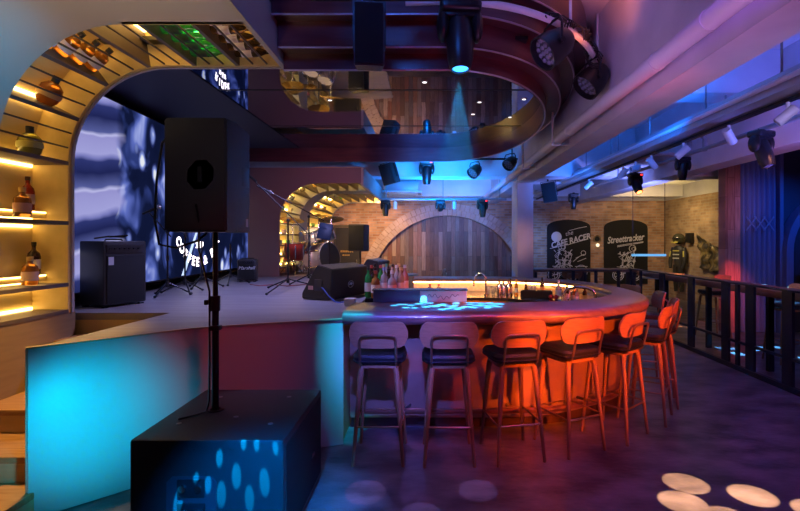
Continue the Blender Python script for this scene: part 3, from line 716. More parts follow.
def mic_stand(label, base, h, boom=None, mic=None, spread=.30, rot=0., group='microphone stands'):
    """tripod stand; boom = (back point, front point) in metres relative to the pole top"""
    t = thing('microphone_stand', label, 'microphone stand', base, rot, group)
    MB().cyl((0, 0, .10), (0, 0, h), .011, n=8).build('pole', BLACKM, t)
    MB().cyl((0, 0, .10), (0, 0, .16), .02, n=8).build('hub', BLACKP, t)
    MB().cyl((0, 0, h * .55), (0, 0, h * .55 + .06), .017, n=8).build('clutch', BLACKP, t)
    for k in range(3):
        a = 2 * PI * k / 3 + .3; lg = MB().tube([(0, 0, .15), (spread * math.cos(a), spread * math.sin(a), .015)], .009, 6).build('leg', BLACKM, t)
        MB().ell((spread * math.cos(a), spread * math.sin(a), .015), (.018, .018, .015), 8, 5).build('rubber_foot', BLACKP, lg)
    if boom:
        b0, b1 = boom; MB().tube([(b0[0], b0[1], h + b0[2]), (b1[0], b1[1], h + b1[2])], .008, 6).build('boom', BLACKM, t)
        MB().ell((0, 0, h), (.022, .022, .022), 8, 5).build('swivel', BLACKP, t)
    if mic:
        p = Vector((mic[0], mic[1], h + mic[2])); d = Vector((mic[3], mic[4], mic[5])).normalized()
        mc = MB().cyl(p - d * .09, p + d * .07, .012, .019, 10).build('microphone', BLACKP, t)
        MB().ell(p + d * .09, (.028, .028, .028), 10, 7).build('microphone_head', GREYM, mc)
    return t
mic_stand('tall boom microphone stand at centre stage, arm up to the left', (-1.76, 5.95, SZ), .88, ((.24, .0, -.16), (-.46, .0, .53)), (-.46, 0, .53, -.7, 0, .5), .48)
mic_stand('boom microphone stand behind the tall one, arm sloping down right', (-1.69, 6.7, SZ), .96, ((.22, .0, -.05), (-.62, .0, .35)), (-.62, 0, .35, .8, -.2, -.4), .28, .6)
mic_stand('straight microphone stand beside the bass amplifier', (-2.98, 5.45, SZ), .72, ((.02, .05, -.05), (-.16, -.1, .22)), (-.14, -.1, .24, .9, .1, .45), .24, .2)
mic_stand('microphone stand in front of the bright streak on the video wall', (-2.92, 5.72, SZ), .70, ((.02, .02, -.04), (-.10, -.06, .22)), (-.06, -.06, .24, .8, .1, .4), .26, .9)
mic_stand('microphone stand below the round logo on the video wall', (-3.02, 6.35, SZ), .62, None, None, .26, .2)
mic_stand('microphone stand between the big loudspeaker and the practice amplifier', (-2.85, 6.85, SZ), .58, None, None, .28, .5)
t = thing('music_stand', 'music stand with a tilted dark blue sheet board', 'music stand', (-1.47, 7.0, SZ))
MB().cyl((0, 0, .02), (0, 0, .62), .010, n=8).build('pole', BLACKM, t)
MB(Matrix.Translation((-.06, 0, .76)) @ Matrix.Rotation(R(10), 4, 'Y') @ Matrix.Rotation(R(-12), 4, 'X')).box((0, 0, 0), (.20, .012, .24), bev=.003).build('board', mat('blue_board', (.010, .025, .06), .4), t)
for k in range(3):
    a = 2 * PI * k / 3; MB().tube([(0, 0, .10), (.2 * math.cos(a), .2 * math.sin(a), .012)], .008, 6).build('leg', BLACKM, t)

# ------------------------------------------------------------------ drum kit
M_SHELL = mat('silver_shell', (.45, .40, .44), .25, .6); M_RED = mat('red_shell', (.35, .04, .05), .3); M_SKIN = mat('drum_skin', (.6, .58, .55), .5)
M_CYM = mat('cymbal_brass', (.75, .55, .25), .25, 1.)
def drum(name, label, loc, r, h, rotm, shell, legs=True, dark=False):
    t = thing(name, label, 'drum', loc, 0, 'drum kit on the stage'); T = rotm.to_4x4()
    MB(T).lathe([(r, -h / 2), (r, h / 2), (r - .008, h / 2), (r - .008, -h / 2), (r, -h / 2)], 28).build('shell', shell, t)
    for s in (-1, 1):
        MB(T).lathe([(0, s * h * .49), (r - .01, s * h * .49), (r - .01, s * h * .495), (0, s * h * .495)], 28).build('drum_head', BLACKP if (dark and s > 0) else M_SKIN, t)
        MB(T).tube([((r + .006) * math.cos(2 * PI * k / 28), (r + .006) * math.sin(2 * PI * k / 28), s * h * .47) for k in range(28)], .010, 6, loop=True).build('hoop', STEEL, t)
    for k in range(6):
        a = 2 * PI * k / 6; MB(T).box(((r + .012) * math.cos(a), (r + .012) * math.sin(a), 0), (.02, .02, h * .7)).build('lug', STEEL, t)
    if legs:
        for k in range(3):
            a = 2 * PI * k / 3 + .5
            MB().tube([(r * 1.02 * math.cos(a), r * 1.02 * math.sin(a), .05), (r * 1.12 * math.cos(a), r * 1.12 * math.sin(a), -loc[2] + SZ + .005)], .008, 6).build('leg', STEEL, t)
    return t
from mathutils import Euler
bd = drum('bass_drum', 'big silver bass drum with dark front head facing the bar', (-2.02, 8.95, SZ + .29), .28, .42, Euler((R(8), R(82), R(-22))).to_matrix(), M_SHELL, False, True)
for s in (-1, 1): MB().tube([(.1, s * .24, -.1), (.16, s * .33, -.285)], .009, 6).build('spur', STEEL, bd)
drum('tom_drum', 'silver tom drum mounted over the bass drum, nearer one', (-2.14, 8.72, SZ + .72), .14, .20, Euler((R(18), R(-12), 0)).to_matrix(), M_SHELL, True)
drum('tom_drum', 'silver tom drum mounted over the bass drum, farther one', (-1.98, 9.15, SZ + .72), .15, .20, Euler((R(12), R(-14), 0)).to_matrix(), M_SHELL, True)
drum('floor_tom', 'red floor drum at the left of the kit', (-2.50, 8.75, SZ + .42), .18, .34, Euler((0, 0, 0)).to_matrix(), M_RED, True)
drum('snare_drum', 'shallow snare drum in front of the drum stool', (-2.30, 9.25, SZ + .55), .17, .13, Euler((R(5), 0, 0)).to_matrix(), M_SHELL, True)
def cymbal(label, x, y, h, r, tilt, boomx=0.):
    t = thing('cymbal_stand', label, 'cymbal', (x, y, SZ), 0, 'cymbals of the drum kit')
    MB().cyl((0, 0, .08), (0, 0, h), .010, n=8).build('pole', STEEL, t)
    for k in range(3):
        a = 2 * PI * k / 3 + 1; MB().tube([(0, 0, .30), (.24 * math.cos(a), .24 * math.sin(a), .012)], .008, 6).build('leg', STEEL, t)
    MB(Matrix.Translation((0, 0, h)) @ Matrix.Rotation(tilt, 4, 'X') @ Matrix.Rotation(tilt * .6, 4, 'Y')).lathe([(0, .03), (.035, .025), (.05, .008), (r, -.012), (r, -.015), (.05, .003), (0, .02)], 28).build('cymbal', M_CYM, t)
cymbal('brass cymbal high at the left of the kit', -2.55, 8.9, 1.02, .22, .25)
cymbal('brass ride cymbal above the bass drum', -1.95, 9.45, 1.05, .25, -.2)
cymbal('brass cymbal at the back of the kit under the arch', -2.3, 9.9, 1.15, .22, .15)
cymbal('low hi-hat style cymbal behind the red drum', -2.42, 9.5, .82, .18, .05)
t = thing('drum_stool', 'round black drum stool inside the arch', 'stool', (-2.42, 9.75, SZ))
MB().lathe([(0, .46), (.16, .46), (.17, .49), (.15, .53), (0, .53)], 20).build('seat', M_LEATH, t)
MB().cyl((0, 0, .1), (0, 0, .46), .014).build('pole', STEEL, t)
for k in range(3):
    a = 2 * PI * k / 3; MB().tube([(0, 0, .25), (.2 * math.cos(a), .2 * math.sin(a), .012)], .009, 6).build('leg', STEEL, t)

# ------------------------------------------------------------------ bottles
def glass(name, col, tr=.55, rough=.06): return mat('glass_' + name, col, rough, trans=tr)
KINDS = {
 'whisky': ([(0, 0), (.042, 0), (.046, .006), (.046, .15), (.040, .18), (.018, .205), (.015, .215), (.015, .255), (.018, .258), (.018, .265), (0, .265)], .05, .13, .262, .018, .03),
 'flask': ([(0, 0), (.045, 0), (.066, .03), (.075, .075), (.066, .125), (.036, .155), (.017, .165), (.015, .185), (0, .185)], .05, .10, .19, .024, .045),
 'square': ([(0, 0), (.044, 0), (.047, .005), (.047, .105), (.042, .125), (.017, .145), (.015, .15), (.015, .18), (0, .18)], .03, .09, .18, .019, .03),
 'beer': ([(0, 0), (.029, 0), (.031, .005), (.031, .13), (.027, .16), (.014, .195), (.0125, .21), (.0125, .25), (0, .25)], .04, .11, .243, .0145, .012),
 'tall': ([(0, 0), (.034, 0), (.037, .006), (.037, .19), (.031, .215), (.015, .24), (.0135, .25), (.0135, .30), (0, .30)], .06, .15, .295, .016, .03),
}
PROT = {}
def bottle(kind, gcol, lcol, ccol, loc, rot, label, group, size=1.):
    key = (kind, gcol, lcol, ccol)
    if key in PROT:
        b = copy_tree(PROT[key], loc, rot, label, group)
    else:
        prof, l0, l1, ch, cr, clen = KINDS[kind]
        g = glass('%.2f_%.2f_%.2f' % gcol, gcol)
        b = thing('bottle', label, 'bottle', loc, rot, group)
        MB().lathe(prof, 16).build('glass_body', g, b)
        rl = max(r for r, z in prof) + .0012
        if kind == 'flask': MB().lathe([(.0725, .055), (.0768, .075), (.0735, .098)], 16, caps=False).build('paper_label', mat('lab_%.2f_%.2f_%.2f' % lcol, lcol, .6), b)
        else: MB().lathe([(rl, l0), (rl, l1)], 16, caps=False).build('paper_label', mat('lab_%.2f_%.2f_%.2f' % lcol, lcol, .6), b)
        MB().lathe([(0, ch + clen * .35), (cr, ch + clen * .35), (cr, ch - clen * .65), (cr - .004, ch - clen * .65)], 14).build('cap', mat('cap_%.2f_%.2f_%.2f' % ccol, ccol, .4), b)
        PROT[key] = b
    b.scale = (size,) * 3
    return b
AMB, REDG, GRN, OLV, DKB, CLR = (.62, .25, .05), (.50, .07, .03), (.06, .50, .10), (.42, .42, .08), (.10, .05, .02), (.75, .75, .72)
CREAM, PAPW, BLK, GOLD = (.75, .68, .52), (.8, .78, .75), (.02, .02, .02), (.7, .5, .2)
# on the straight shelves
bottle('square', AMB, (.72, .5, .45), GOLD, (-3.10, 3.72, 1.02 + .24), 0, 'squat amber whisky bottle at the front of the lower shelf', 'bottles in the display arch', 1.15)
bottle('whisky', DKB, CREAM, BLK, (-3.235, 3.92, 1.32), 0, 'dark tall-necked whisky bottle on the riser of the lower shelf', 'bottles in the display arch', 1.0)
bottle('square', (.50, .22, .06), (.6, .35, .33), GOLD, (-3.10, 3.65, 1.78), 0, 'amber bottle at the front of the upper straight shelf', 'bottles in the display arch', 1.2)
bottle('whisky', REDG, (.65, .45, .40), BLK, (-3.235, 3.86, 1.845), 0, 'red bottle with black cap on the riser of the upper straight shelf', 'bottles in the display arch', 1.0)
def niche_bottle(kind, g, l, c, t, off, y, label, group, size=1.):
    x, z, ph = P1.at(t, off)
    bottle(kind, g, l, c, (x + math.sin(ph) * .017, y, z + math.cos(ph) * .017), (0, ph, 0), label, group, size)
niche_bottle('flask', OLV, (.5, .5, .2), BLK, T[0], .13, 3.79, 'round olive green decanter in the lowest curved cell', 'bottles in the display arch', 1.15)
niche_bottle('flask', (.60, .20, .03), (.6, .35, .1), BLK, T[1], .13, 3.80, 'round orange decanter in the second curved cell', 'bottles in the display arch', 1.15)
ordn = ['nearest', 'second nearest', 'middle', 'second farthest', 'farthest']
for k in range(4):
    niche_bottle('square', (.62, .25, .04), (.75, .7, .8), BLK, T[2], .12, 3.42 + .155 * k, 'leaning amber bottle in the row of four overhead, %s one' % ['nearest', 'second', 'third', 'farthest'][k], 'row of four amber bottles', 1.2)
for k in range(5):
    niche_bottle('beer', GRN, (.03, .05, .03), BLK, shelf_t[7], .08, 3.36 + .145 * k, 'green beer bottle lying in the glowing green cell, %s one' % ordn[k], 'green beer bottles', 1.2)
for k in range(5):
    niche_bottle('beer', DKB, (.85, .75, .78), BLK, shelf_t[8], .08, 3.36 + .145 * k, 'dark beer bottle with white and red label overhead, %s one' % ordn[k], 'white-labelled beer bottles', 1.25)
m = MB(PO); P1.bar(m, shelf_t[7] + .03, 3.3, 3.98, DEP - .04, DEP - .02, .05); m.build('light_strip', emis('green_strip', (.05, 1., .12), 6.), arch)
# small boxes and bottles in the far arch
cols = [(.5, .12, .05), (.1, .3, .12), (.15, .12, .1), (.7, .6, .4), (.3, .2, .35), (.75, .5, .15), (.1, .12, .2)]
cn = ['rust red', 'green', 'dark brown', 'cream', 'mauve', 'yellow', 'navy']
cell_names = ['lowest wall', 'second wall', 'third wall', 'fourth wall', 'first curved', 'second curved', 'third curved', 'fourth curved', 'first ceiling', 'second ceiling', 'third ceiling', 'fourth ceiling', 'last ceiling']
for k in range(n2):
    t0 = .15 + (P2.len - .2) * k / n2 + .015; dt = (P2.len - .2) / n2 - .03
    for y0, nb, where in ((8.5, 2, 'front band'), (10.5, 3, 'rear band')):
        for j in range(nb):
            ci = (k * 3 + j * 2 + (0 if y0 < 9 else 1)) % 7
            yy = y0 + j * (.50 if y0 < 9 else .62) + .13 * (k % 3); x, z, ph = P2.at(t0, .13)
            o = MB().box((0, 0, .04), (.07, .10, .08), bev=.006).build('display_box', mat('tin_%d' % ci, cols[ci], .4), loc=(x, yy, z)); o.rotation_euler = (0, ph, 0)
            tag(o, 'small %s box in the %s cell of the far arch, %s, %s' % (cn[ci], cell_names[k], where, (['nearer', 'farther'] if nb == 2 else ['nearest', 'middle', 'farthest'])[j]), 'box', 'boxes in the far arch')
# ------------------------------------------------------------------ bottles and tools inside the bar
G = 'bottles on the service station'
tops = [(-.60, 5.22, 'tall', GRN, CREAM, BLK, 'tall green bottle'), (-.52, 5.20, 'whisky', AMB, CREAM, (.6, .08, .06), 'amber bottle with red cap'), (-.43, 5.22, 'tall', CLR, PAPW, (.3, .35, .6), 'clear tall bottle'), (-.34, 5.20, 'whisky', CLR, (.8, .55, .6), (.8, .8, .8), 'clear bottle with pink label and white cap'), (-.25, 5.23, 'tall', (.8, .62, .40), PAPW, GOLD, 'pale gold bottle'),
 (-.58, 5.34, 'tall', DKB, (.6, .1, .08), (.6, .08, .06), 'dark wine bottle with red label'), (-.48, 5.36, 'tall', GRN, PAPW, (.6, .08, .06), 'green bottle with red cap'), (-.39, 5.34, 'whisky', DKB, CREAM, BLK, 'dark rum bottle'), (-.30, 5.36, 'tall', CLR, (.2, .3, .65), (.8, .8, .8), 'clear bottle with blue label'), (-.21, 5.36, 'tall', (.75, .4, .35), PAPW, (.8, .8, .8), 'pink tall bottle'),
 (-.56, 5.50, 'whisky', REDG, CREAM, BLK, 'red liqueur bottle'), (-.46, 5.50, 'tall', OLV, CREAM, GOLD, 'olive green bottle'), (-.36, 5.50, 'tall', CLR, PAPW, BLK, 'clear bottle with black cap'), (-.26, 5.52, 'whisky', AMB, PAPW, GOLD, 'amber bottle with gold cap'), (-.58, 5.66, 'tall', AMB, (.65, .45, .2), BLK, 'brown bottle'), (-.44, 5.66, 'tall', CLR, CREAM, (.1, .4, .2), 'clear bottle with green cap'), (-.30, 5.68, 'tall', DKB, PAPW, GOLD, 'dark bottle with gold neck')]
rows = ['in the front row', 'in the second row', 'in the third row', 'at the back']
for i, (x, y, k, g, l, c, nm) in enumerate(tops):
    bottle(k, g, l, c, (x - .07, y, .99), random.random() * 6, '%s on the service station, %s' % (nm, rows[min(3, int((y - 5.15) / .14))]), G, 1.06 if y < 5.3 else 1.12)
G2 = 'bottles on the far work counter'
for i, (x, y, k, g, l, c, nm, s_) in enumerate([(.0, 6.5, 'square', AMB, (.6, .1, .05), (.6, .08, .06), 'small amber bottle near the left end', .8), (.12, 6.55, 'square', (.8, .6, .3), PAPW, (.6, .08, .06), 'small honey bottle near the left end', .75), (1.08, 6.45, 'beer', DKB, CREAM, BLK, 'dark bottle right of the tap', .9), (1.17, 6.52, 'beer', AMB, CREAM, GOLD, 'amber small bottle right of the tap', .85), (1.27, 6.35, 'beer', DKB, PAPW, BLK, 'dark bottle behind the black tray', .8), (1.50, 6.42, 'tall', DKB, (.6, .3, .1), BLK, 'tall dark bottle rising behind the black tray', .8), (1.62, 6.05, 'whisky', CLR, PAPW, (.8, .8, .8), 'white capped clear bottle beside the tray', .85), (1.70, 5.95, 'whisky', CLR, CREAM, BLK, 'clear bottle beside the white capped one', .75), (1.66, 5.82, 'beer', DKB, PAPW, (.8, .8, .8), 'dark small bottle on the curve', .8), (1.74, 5.78, 'square', AMB, CREAM, GOLD, 'squat amber bottle on the curve', .9), (1.72, 5.62, 'beer', CLR, PAPW, BLK, 'clear small bottle on the curve', .75), (1.83, 5.68, 'beer', DKB, GOLD, GOLD, 'gold labelled bottle on the curve', .8)]):
    bottle(k, g, l, c, (x, y, .87), 0, '%s of the far work counter' % nm, G2, s_)
def glassware(x, y, lab, h=.12, r=.035):
    t = thing('drinking_glass', lab, 'glass', (x, y, .87), 0, 'glasses on the work counter')
    MB().lathe([(0, 0), (r * .8, 0), (r, h), (r - .003, h), (r * .75, .01), (0, .01)], 14).build('bowl', mat('clear_glass', (.9, .9, .9), .05, trans=.8), t)
    return t
for k, (x, y, w) in enumerate(((.86, 6.5, 'left of the tap'), (.93, 6.56, 'just left of the tap'), (.80, 6.57, 'farther left of the tap'), (1.36, 6.52, 'behind the tray, left one'), (1.42, 6.58, 'behind the tray, right one'), (1.58, 5.62, 'near the curved chrome tap'))):
    glassware(x, y, 'clear tumbler on the far work counter %s' % w)
for k, (x, y) in enumerate(((.92, 6.38), (.98, 6.42), (1.04, 6.38))):
    t = thing('cocktail_shaker', 'steel shaker in the group by the tap, %s' % ['left one', 'middle one', 'right one'][k], 'shaker', (x, y, .87), 0, 'steel shakers by the tap')
    MB().lathe([(0, 0), (.03, 0), (.04, .12), (.036, .13), (.02, .16), (0, .162)], 16).build('tin', STEEL, t); MB().lathe([(0, .16), (.016, .16), (.014, .19), (0, .192)], 12).build('cap', STEEL, t)
def faucet(label, loc, rot, h, reach):
    t = thing('faucet', label, 'faucet', loc, rot)
    pts = [(0, 0, 0), (0, 0, h * .6)] + [(reach / 2 - reach / 2 * math.cos(PI * k / 10), 0, h * .6 + h * .4 * math.sin(PI * k / 10)) for k in range(1, 11)] + [(reach, 0, h * .45)]
    MB().tube(pts, .014, 8).build('spout', STEEL, t); MB().cyl((0, 0, 0), (0, 0, .04), .026).build('base', STEEL, t); MB().box((0, -.04, .06), (.012, .07, .012)).build('lever', STEEL, t)
faucet('chrome swan-neck tap at the far work counter', (.74, 6.35, .87), PI, .30, .16)
faucet('wide chrome arched tap at the curved end of the bar', (1.88, 5.45, .87), R(160), .20, .34)
t = thing('bar_caddy', 'long black caddy tray on the far work counter', 'tray', (1.38, 6.22, .87), R(-14))
MB().box((0, 0, .01), (.40, .14, .02)).build('tray', BLACKP, t)
for sy in (-1, 1): MB().box((0, sy * .065, .05), (.40, .012, .08)).build('side', BLACKP, t)
for sx in (-1, 0, 1): MB().box((sx * .19, 0, .05), (.012, .13, .08)).build('divider', BLACKP, t)
for k, (x, y) in enumerate(((1.52, 6.02), (1.57, 5.98))):
    o = MB().ell((0, 0, .03), (.032, .032, .03), 12, 8).build('red_fruit', mat('fruit_red', (.5, .03, .03), .35), loc=(x, y, .87)); tag(o, 'small red fruit on the black worktop, %s one' % ['left', 'right'][k], 'fruit', 'red fruit')

# ------------------------------------------------------------------ stage lights and ceiling runs
M_LBLUE = emis('lens_blue', (.03, .28, 1.), 5.); M_LRED = emis('lens_red', (1., .10, .02), 22.); M_LOFF = mat('lens_glass', (.25, .28, .34), .1, .4)
M_LBLUE2 = emis('lens_blue_dim', (.12, .35, 1.), 4.)
M_RLED = emis('red_led', (1, .02, .02), 6.)
def moving_head(label, loc, s=1., yaw=0., tilt=0., lens=None, group='moving head lights'):
    """loc = hanging point; body length about .55 m * s"""
    t = thing('hanging_stage_light', label, 'stage light', loc, yaw, group); t.scale = (s,) * 3
    MB().box((0, 0, -.06), (.30, .20, .09), bev=.03, seg=3).build('base', BLACKP, t)
    MB().box((0, 0, -.01), (.06, .05, .05)).build('clamp', BLACKM, t)
    MB().box((.09, -.102, -.06), (.05, .006, .02)).build('display', M_RLED if 'red' in label else BLACKM, t)
    y = MB()
    for sx in (-1, 1): y.ell((sx * .125, 0, -.185), (.045, .085, .12), 14, 9)
    y.box((0, 0, -.115), (.24, .12, .04), bev=.015); y.build('yoke', BLACKP, t)
    h = Matrix.Translation((0, 0, -.22)) @ Matrix.Rotation(tilt, 4, 'X')
    MB(h).lathe([(0, .10), (.06, .095), (.085, .07), (.095, 0), (.10, -.10), (.095, -.20), (.078, -.275), (.07, -.295), (.062, -.295), (.058, -.275), (0, -.275)], 22).build('head', BLACKP, t)
    MB(h).lathe([(0, -.296), (.03, -.294), (.056, -.284), (.056, -.278), (0, -.278)], 18).build('lens', lens or M_LOFF, t)
    return t
def par(label, loc, yaw, tilt, s=1., lens=None, group='par lights'):
    t = thing('hanging_spotlight', label, 'stage light', loc, yaw, group); t.scale = (s,) * 3
    m = MB()
    for sx in (-1, 1): m.tube([(0, 0, 0), (sx * .10, 0, -.01), (sx * .125, 0, -.05), (sx * .125, 0, -.17)], .009, 6)
    m.build('bracket', BLACKM, t)
    h = Matrix.Translation((0, 0, -.17)) @ Matrix.Rotation(tilt, 4, 'X')
    MB(h).lathe([(0, .14), (.06, .14), (.085, .11), (.11, .02), (.115, -.09), (.108, -.09), (.10, -.05), (0, -.05)], 22).build('can', BLACKP, t)
    m = MB(h)
    for r, n in ((0, 1), (.04, 6), (.078, 12)):
        for k in range(n):
            a = 2 * PI * k / n; m.lathe([(0, -.062), (.012, -.06), (.017, -.05)], 8, Matrix.Translation((r * math.cos(a), r * math.sin(a), 0)))
    m.build('led_lenses', lens or mat('led_dim', (.24, .24, .28), .2, .3), t)
    for sx in (-1, 1): MB(h).cyl((sx * .112, 0, 0), (sx * .14, 0, 0), .018, n=10).build('knob', BLACKP, t)
    return t
def hang_speaker(label, loc, rot, s=1.):
    t = thing('hanging_loudspeaker', label, 'loudspeaker', loc, rot); t.scale = s if isinstance(s, tuple) else (s,) * 3
    m = MB(); m.prism([(-.14, -.13), (.14, -.13), (.16, .13), (-.16, .13)], -.50, -.05); bmesh.ops.bevel(m.bm, geom=list(m.bm.edges), offset=.012, segments=2, affect='EDGES'); m.build('cabinet', BLACK, t)
    MB().box((0, .133, -.275), (.29, .012, .42), bev=.003).build('grille', GRILLE, t)
    m = MB()
    for sx in (-1, 1): m.box((sx * .166, 0, -.2), (.012, .04, .34))
    m.box((0, 0, -.03), (.345, .04, .012)); m.build('bracket', BLACKM, t)
    MB().cyl((0, 0, -.03), (0, 0, .02), .02).build('clamp', BLACKM, t)
    return t
# lighting pipe that follows the canopy outside
ringp = []
a, b = CA + .56, CB + .56
for k in range(26): 
    th = -PI / 2 - .10 + (1.62 + .12) * k / 25
    ringp.append((CX + a * math.cos(th) if th > -PI / 2 else CX - (-PI / 2 - th) * 3.0, CY + b * math.sin(th), 3.27))
t = thing('lighting_pipe', 'curved white lighting pipe around the outside of the canopy', 'pipe', (0, 0, 0))
MB().tube(ringp, .026, 10).build('pipe', WHITEP, t)
for k in (3, 10, 16, 22):
    p = ringp[k]; MB().cyl(p, (p[0], p[1], 3.80), .012, n=8).build('hanger', WHITEP, t)
def on_ring(u):
    f = u * (len(ringp) - 1); i = int(f); return Vector(ringp[i]).lerp(Vector(ringp[min(i + 1, len(ringp) - 1)]), f - i)
hp = at(460, 0, 3.25)
MHX, MHY = .20, 3.22
moving_head('big moving head light with glowing blue lens in front of the canopy', (MHX, MHY, 3.21), .92, R(4), R(-6), M_LBLUE)
hang_speaker('small black loudspeaker hanging in front of the canopy, left of the big moving head', (-.405, 3.20, 3.22), (R(-8), 0, R(186)), (.64, .70, .90))
o = thing('drop_bar', 'steel bar under the ceiling carrying the big moving head and small loudspeaker', 'pipe', (0, 3.22, 0))
MB().cyl((-.8, 0, 3.235), (.55, 0, 3.235), .024).build('pipe', BLACKM, o)
for x in (-.7, .45): MB().cyl((x, 0, 3.235), (x, 0, 3.80), .012).build('hanger', BLACKM, o)
pp = [at(507, 20, 4.0), at(508, 18, 4.0)]
par('black LED spotlight on the curved pipe, larger upper one', (.92, 3.61, 3.25), R(104), R(55), 1.15)
par('black LED spotlight on the curved pipe, lower one near the beam', (1.47, 4.36, 3.25), R(100), R(45), 1.15)
m = MB(); random.seed(3)
def wiggle(p, q, n, amp_):
    p, q = Vector(p), Vector(q); out = []
    for k in range(n + 1):
        u = k / n; v = p.lerp(q, u); e = amp_ * math.sin(PI * u)
        out.append(v + Vector((random.uniform(-1, 1) * e, random.uniform(-1, 1) * e, random.uniform(-1, .6) * e)))
    return out
for k in range(5):
    pts = []
    for j in range(16):
        p = on_ring(.30 + .28 * j / 15); pts.append(p + Vector((.04 * math.cos(j * 1.3 + k) + .01 * k, .04 * math.sin(j * 1.7 + k * 2), .035 * math.sin(j * 1.3 + k * 1.9) + .02)))
    m.tube(pts, .008, 6)
q = on_ring(.56)
for k in range(4): m.tube([(q.x + .05 * math.cos(a_) * (1 + .2 * k), q.y + .09 * math.sin(a_), q.z - .06 + .11 * math.sin(a_) + .02 * k) for a_ in [2 * PI * j / 14 for j in range(12)]], .007, 6)
tag(m.build('light_cables', BLACKP), 'tangle of black cables wound around the curved lighting pipe', 'cable')
m = MB(); m.tube(wiggle((.05, 3.22, 3.25), (.35, 3.3, 3.70), 8, .07), .008, 6); m.tube(wiggle((-.62, 3.3, 3.78), (-.45, 3.2, 3.2), 8, .05), .006, 6)
tag(m.build('light_cables', mat('blue_cable', (.05, .12, .4), .5)), 'blue power cables above the big moving head light', 'cable')

# pipes and trays along the room
t = thing('duct_pipe', 'long white round pipe running beside the main ceiling beam', 'pipe', (1.52, 0, 2.80))
MB().cyl((0, 1.2, 0), (0, 13.0, 0), .058, n=20).build('pipe', WHITEP, t)
for y in (2.6, 3.2, 5.2, 7.6, 8.2):
    MB().cyl((0, y, 0), (0, y + .02, 0), .063, n=20).build('joint', WHITEP, t)
for y in (5.6, 7.4, 9.0):
    MB().tube([(-.09, y, .36), (-.09, y, -.08), (.11, y, -.08), (.11, y, .05)], .013, 6).build('hanger', WHITEP, t)
t = thing('cable_tray', 'long pale cable tray hung right of the main beam', 'cable tray', (2.93, 0, 2.86))
m = MB(); prof = [(-.10, .10), (-.10, -.05), (.12, -.05), (.12, .10), (.105, .10), (.105, -.035), (-.085, -.035), (-.085, .10)]
m.rings([[(x, y, z) for x, z in prof] for y in (1.0, 13.6)]); m.build('channel', mat('galvanised', (.48, .47, .46), .45, .4), t)
MB().cyl((-.14, 1.0, .02), (-.14, 13.4, .02), .022, n=10).build('conduit', WHITEP, t)
MB().box((.09, 7.2, -.075), (.05, 12.8, .03)).build('lamp_track', BLACKM, t)
for y in (3.1, 4.0, 5.1, 6.4, 7.8, 9.0, 11.0):
    MB().cyl((0, y, -.03), (0, y, .94), .010, n=8).build('hanger', GREYM, t)
def track_spot(label, loc, yaw, tilt):
    t = thing('track_spotlight', label, 'spotlight', loc, yaw, 'white track spotlights')
    MB().cyl((0, 0, 0), (0, 0, -.06), .016).build('stem', WHITEP, t)
    h = Matrix.Translation((0, 0, -.10)) @ Matrix.Rotation(tilt, 4, 'X')
    MB(h).lathe([(0, .07), (.04, .07), (.043, .06), (.043, -.10), (.037, -.10), (.035, -.07), (0, -.07)], 18).build('can', WHITEP, t)
    MB(h).lathe([(0, -.075), (.035, -.072), (.035, -.07), (0, -.07)], 14).build('lens', M_LOFF, t)
spn = ['nearest track spotlight under the cable tray', 'second nearest track spotlight under the cable tray', 'third track spotlight under the cable tray', 'fourth track spotlight under the cable tray', 'track spotlight aimed sideways, fifth along the tray', 'sixth track spotlight along the tray', 'farthest track spotlight near the concrete column']
for k, y in enumerate((4.05, 4.85, 5.72, 6.55, 7.05, 7.5, 9.1)):
    track_spot(spn[k] + ', white cylinder', (3.02, y, 2.77), R([60, -60, 65, -70, 110, 30, 60][k]), R(48 if k != 4 else 75))
t = thing('lighting_pipe', 'straight steel lighting pipe above the railing carrying moving heads', 'pipe', (3.45, 0, 2.76))
MB().cyl((0, 2.5, 0), (0, 10.2, 0), .026, n=10).build('pipe', GREYM, t)
for y in (3.0, 5.6, 8.8): MB().cyl((0, y, 0), (0, y, 1.04), .012, n=8).build('hanger', GREYM, t)
MB().tube([(-.1, 6.2, .0), (-.1, 6.2, .16), (-.05, 6.2, .21), (.05, 6.2, .21), (.1, 6.2, .16), (.1, 6.2, 0)], .03, 8).build('bend', GREYM, t)
moving_head('large moving head light at the right, over the railing', (3.45, 5.0, 2.76), .80, R(20), R(-20))
moving_head('moving head light second along the right lighting pipe', (3.45, 6.55, 2.75), .62, R(-10), R(10))
moving_head('moving head light glowing red, farthest on the right lighting pipe', (3.42, 8.0, 2.74), .74, R(10), R(-34), M_LRED)
moving_head('small moving head light with blue lens in front of the chalk posters', (3.17, 10.6, 2.66), .70, 0, R(6), M_LBLUE2)
hang_speaker('hanging black loudspeaker tilted beside the concrete column', (2.28, 9.3, 2.78), (R(-10), R(8), R(160)), .85)
hang_speaker('hanging black loudspeaker under the blue ceiling behind the canopy', (-.80, 8.78, 3.06), (R(-14), R(10), R(150)), .85)
moving_head('moving head light hanging behind the canopy rim with red display', (-.06, 8.78, 3.08), .86, 0, R(4))
par('par light behind the canopy rim, left one', (.82, 8.8, 3.05), R(130), R(52), 1.0)
par('par light behind the canopy rim, right one near the column', (1.46, 8.75, 3.19), R(130), R(52), 1.0)
t = thing('lighting_pipe', 'thin pipe across the far end of the room above the brick arch', 'pipe', (0, 11.0, 2.56))
MB().cyl((-1.15, 0, 0), (1.75, 0, 0), .03, n=10).build('pipe', GREYM, t)
for x in (-1.0, .3, 1.6): MB().cyl((x, 0, 0), (x, 0, 1.24), .012, n=8).build('hanger', GREYM, t)
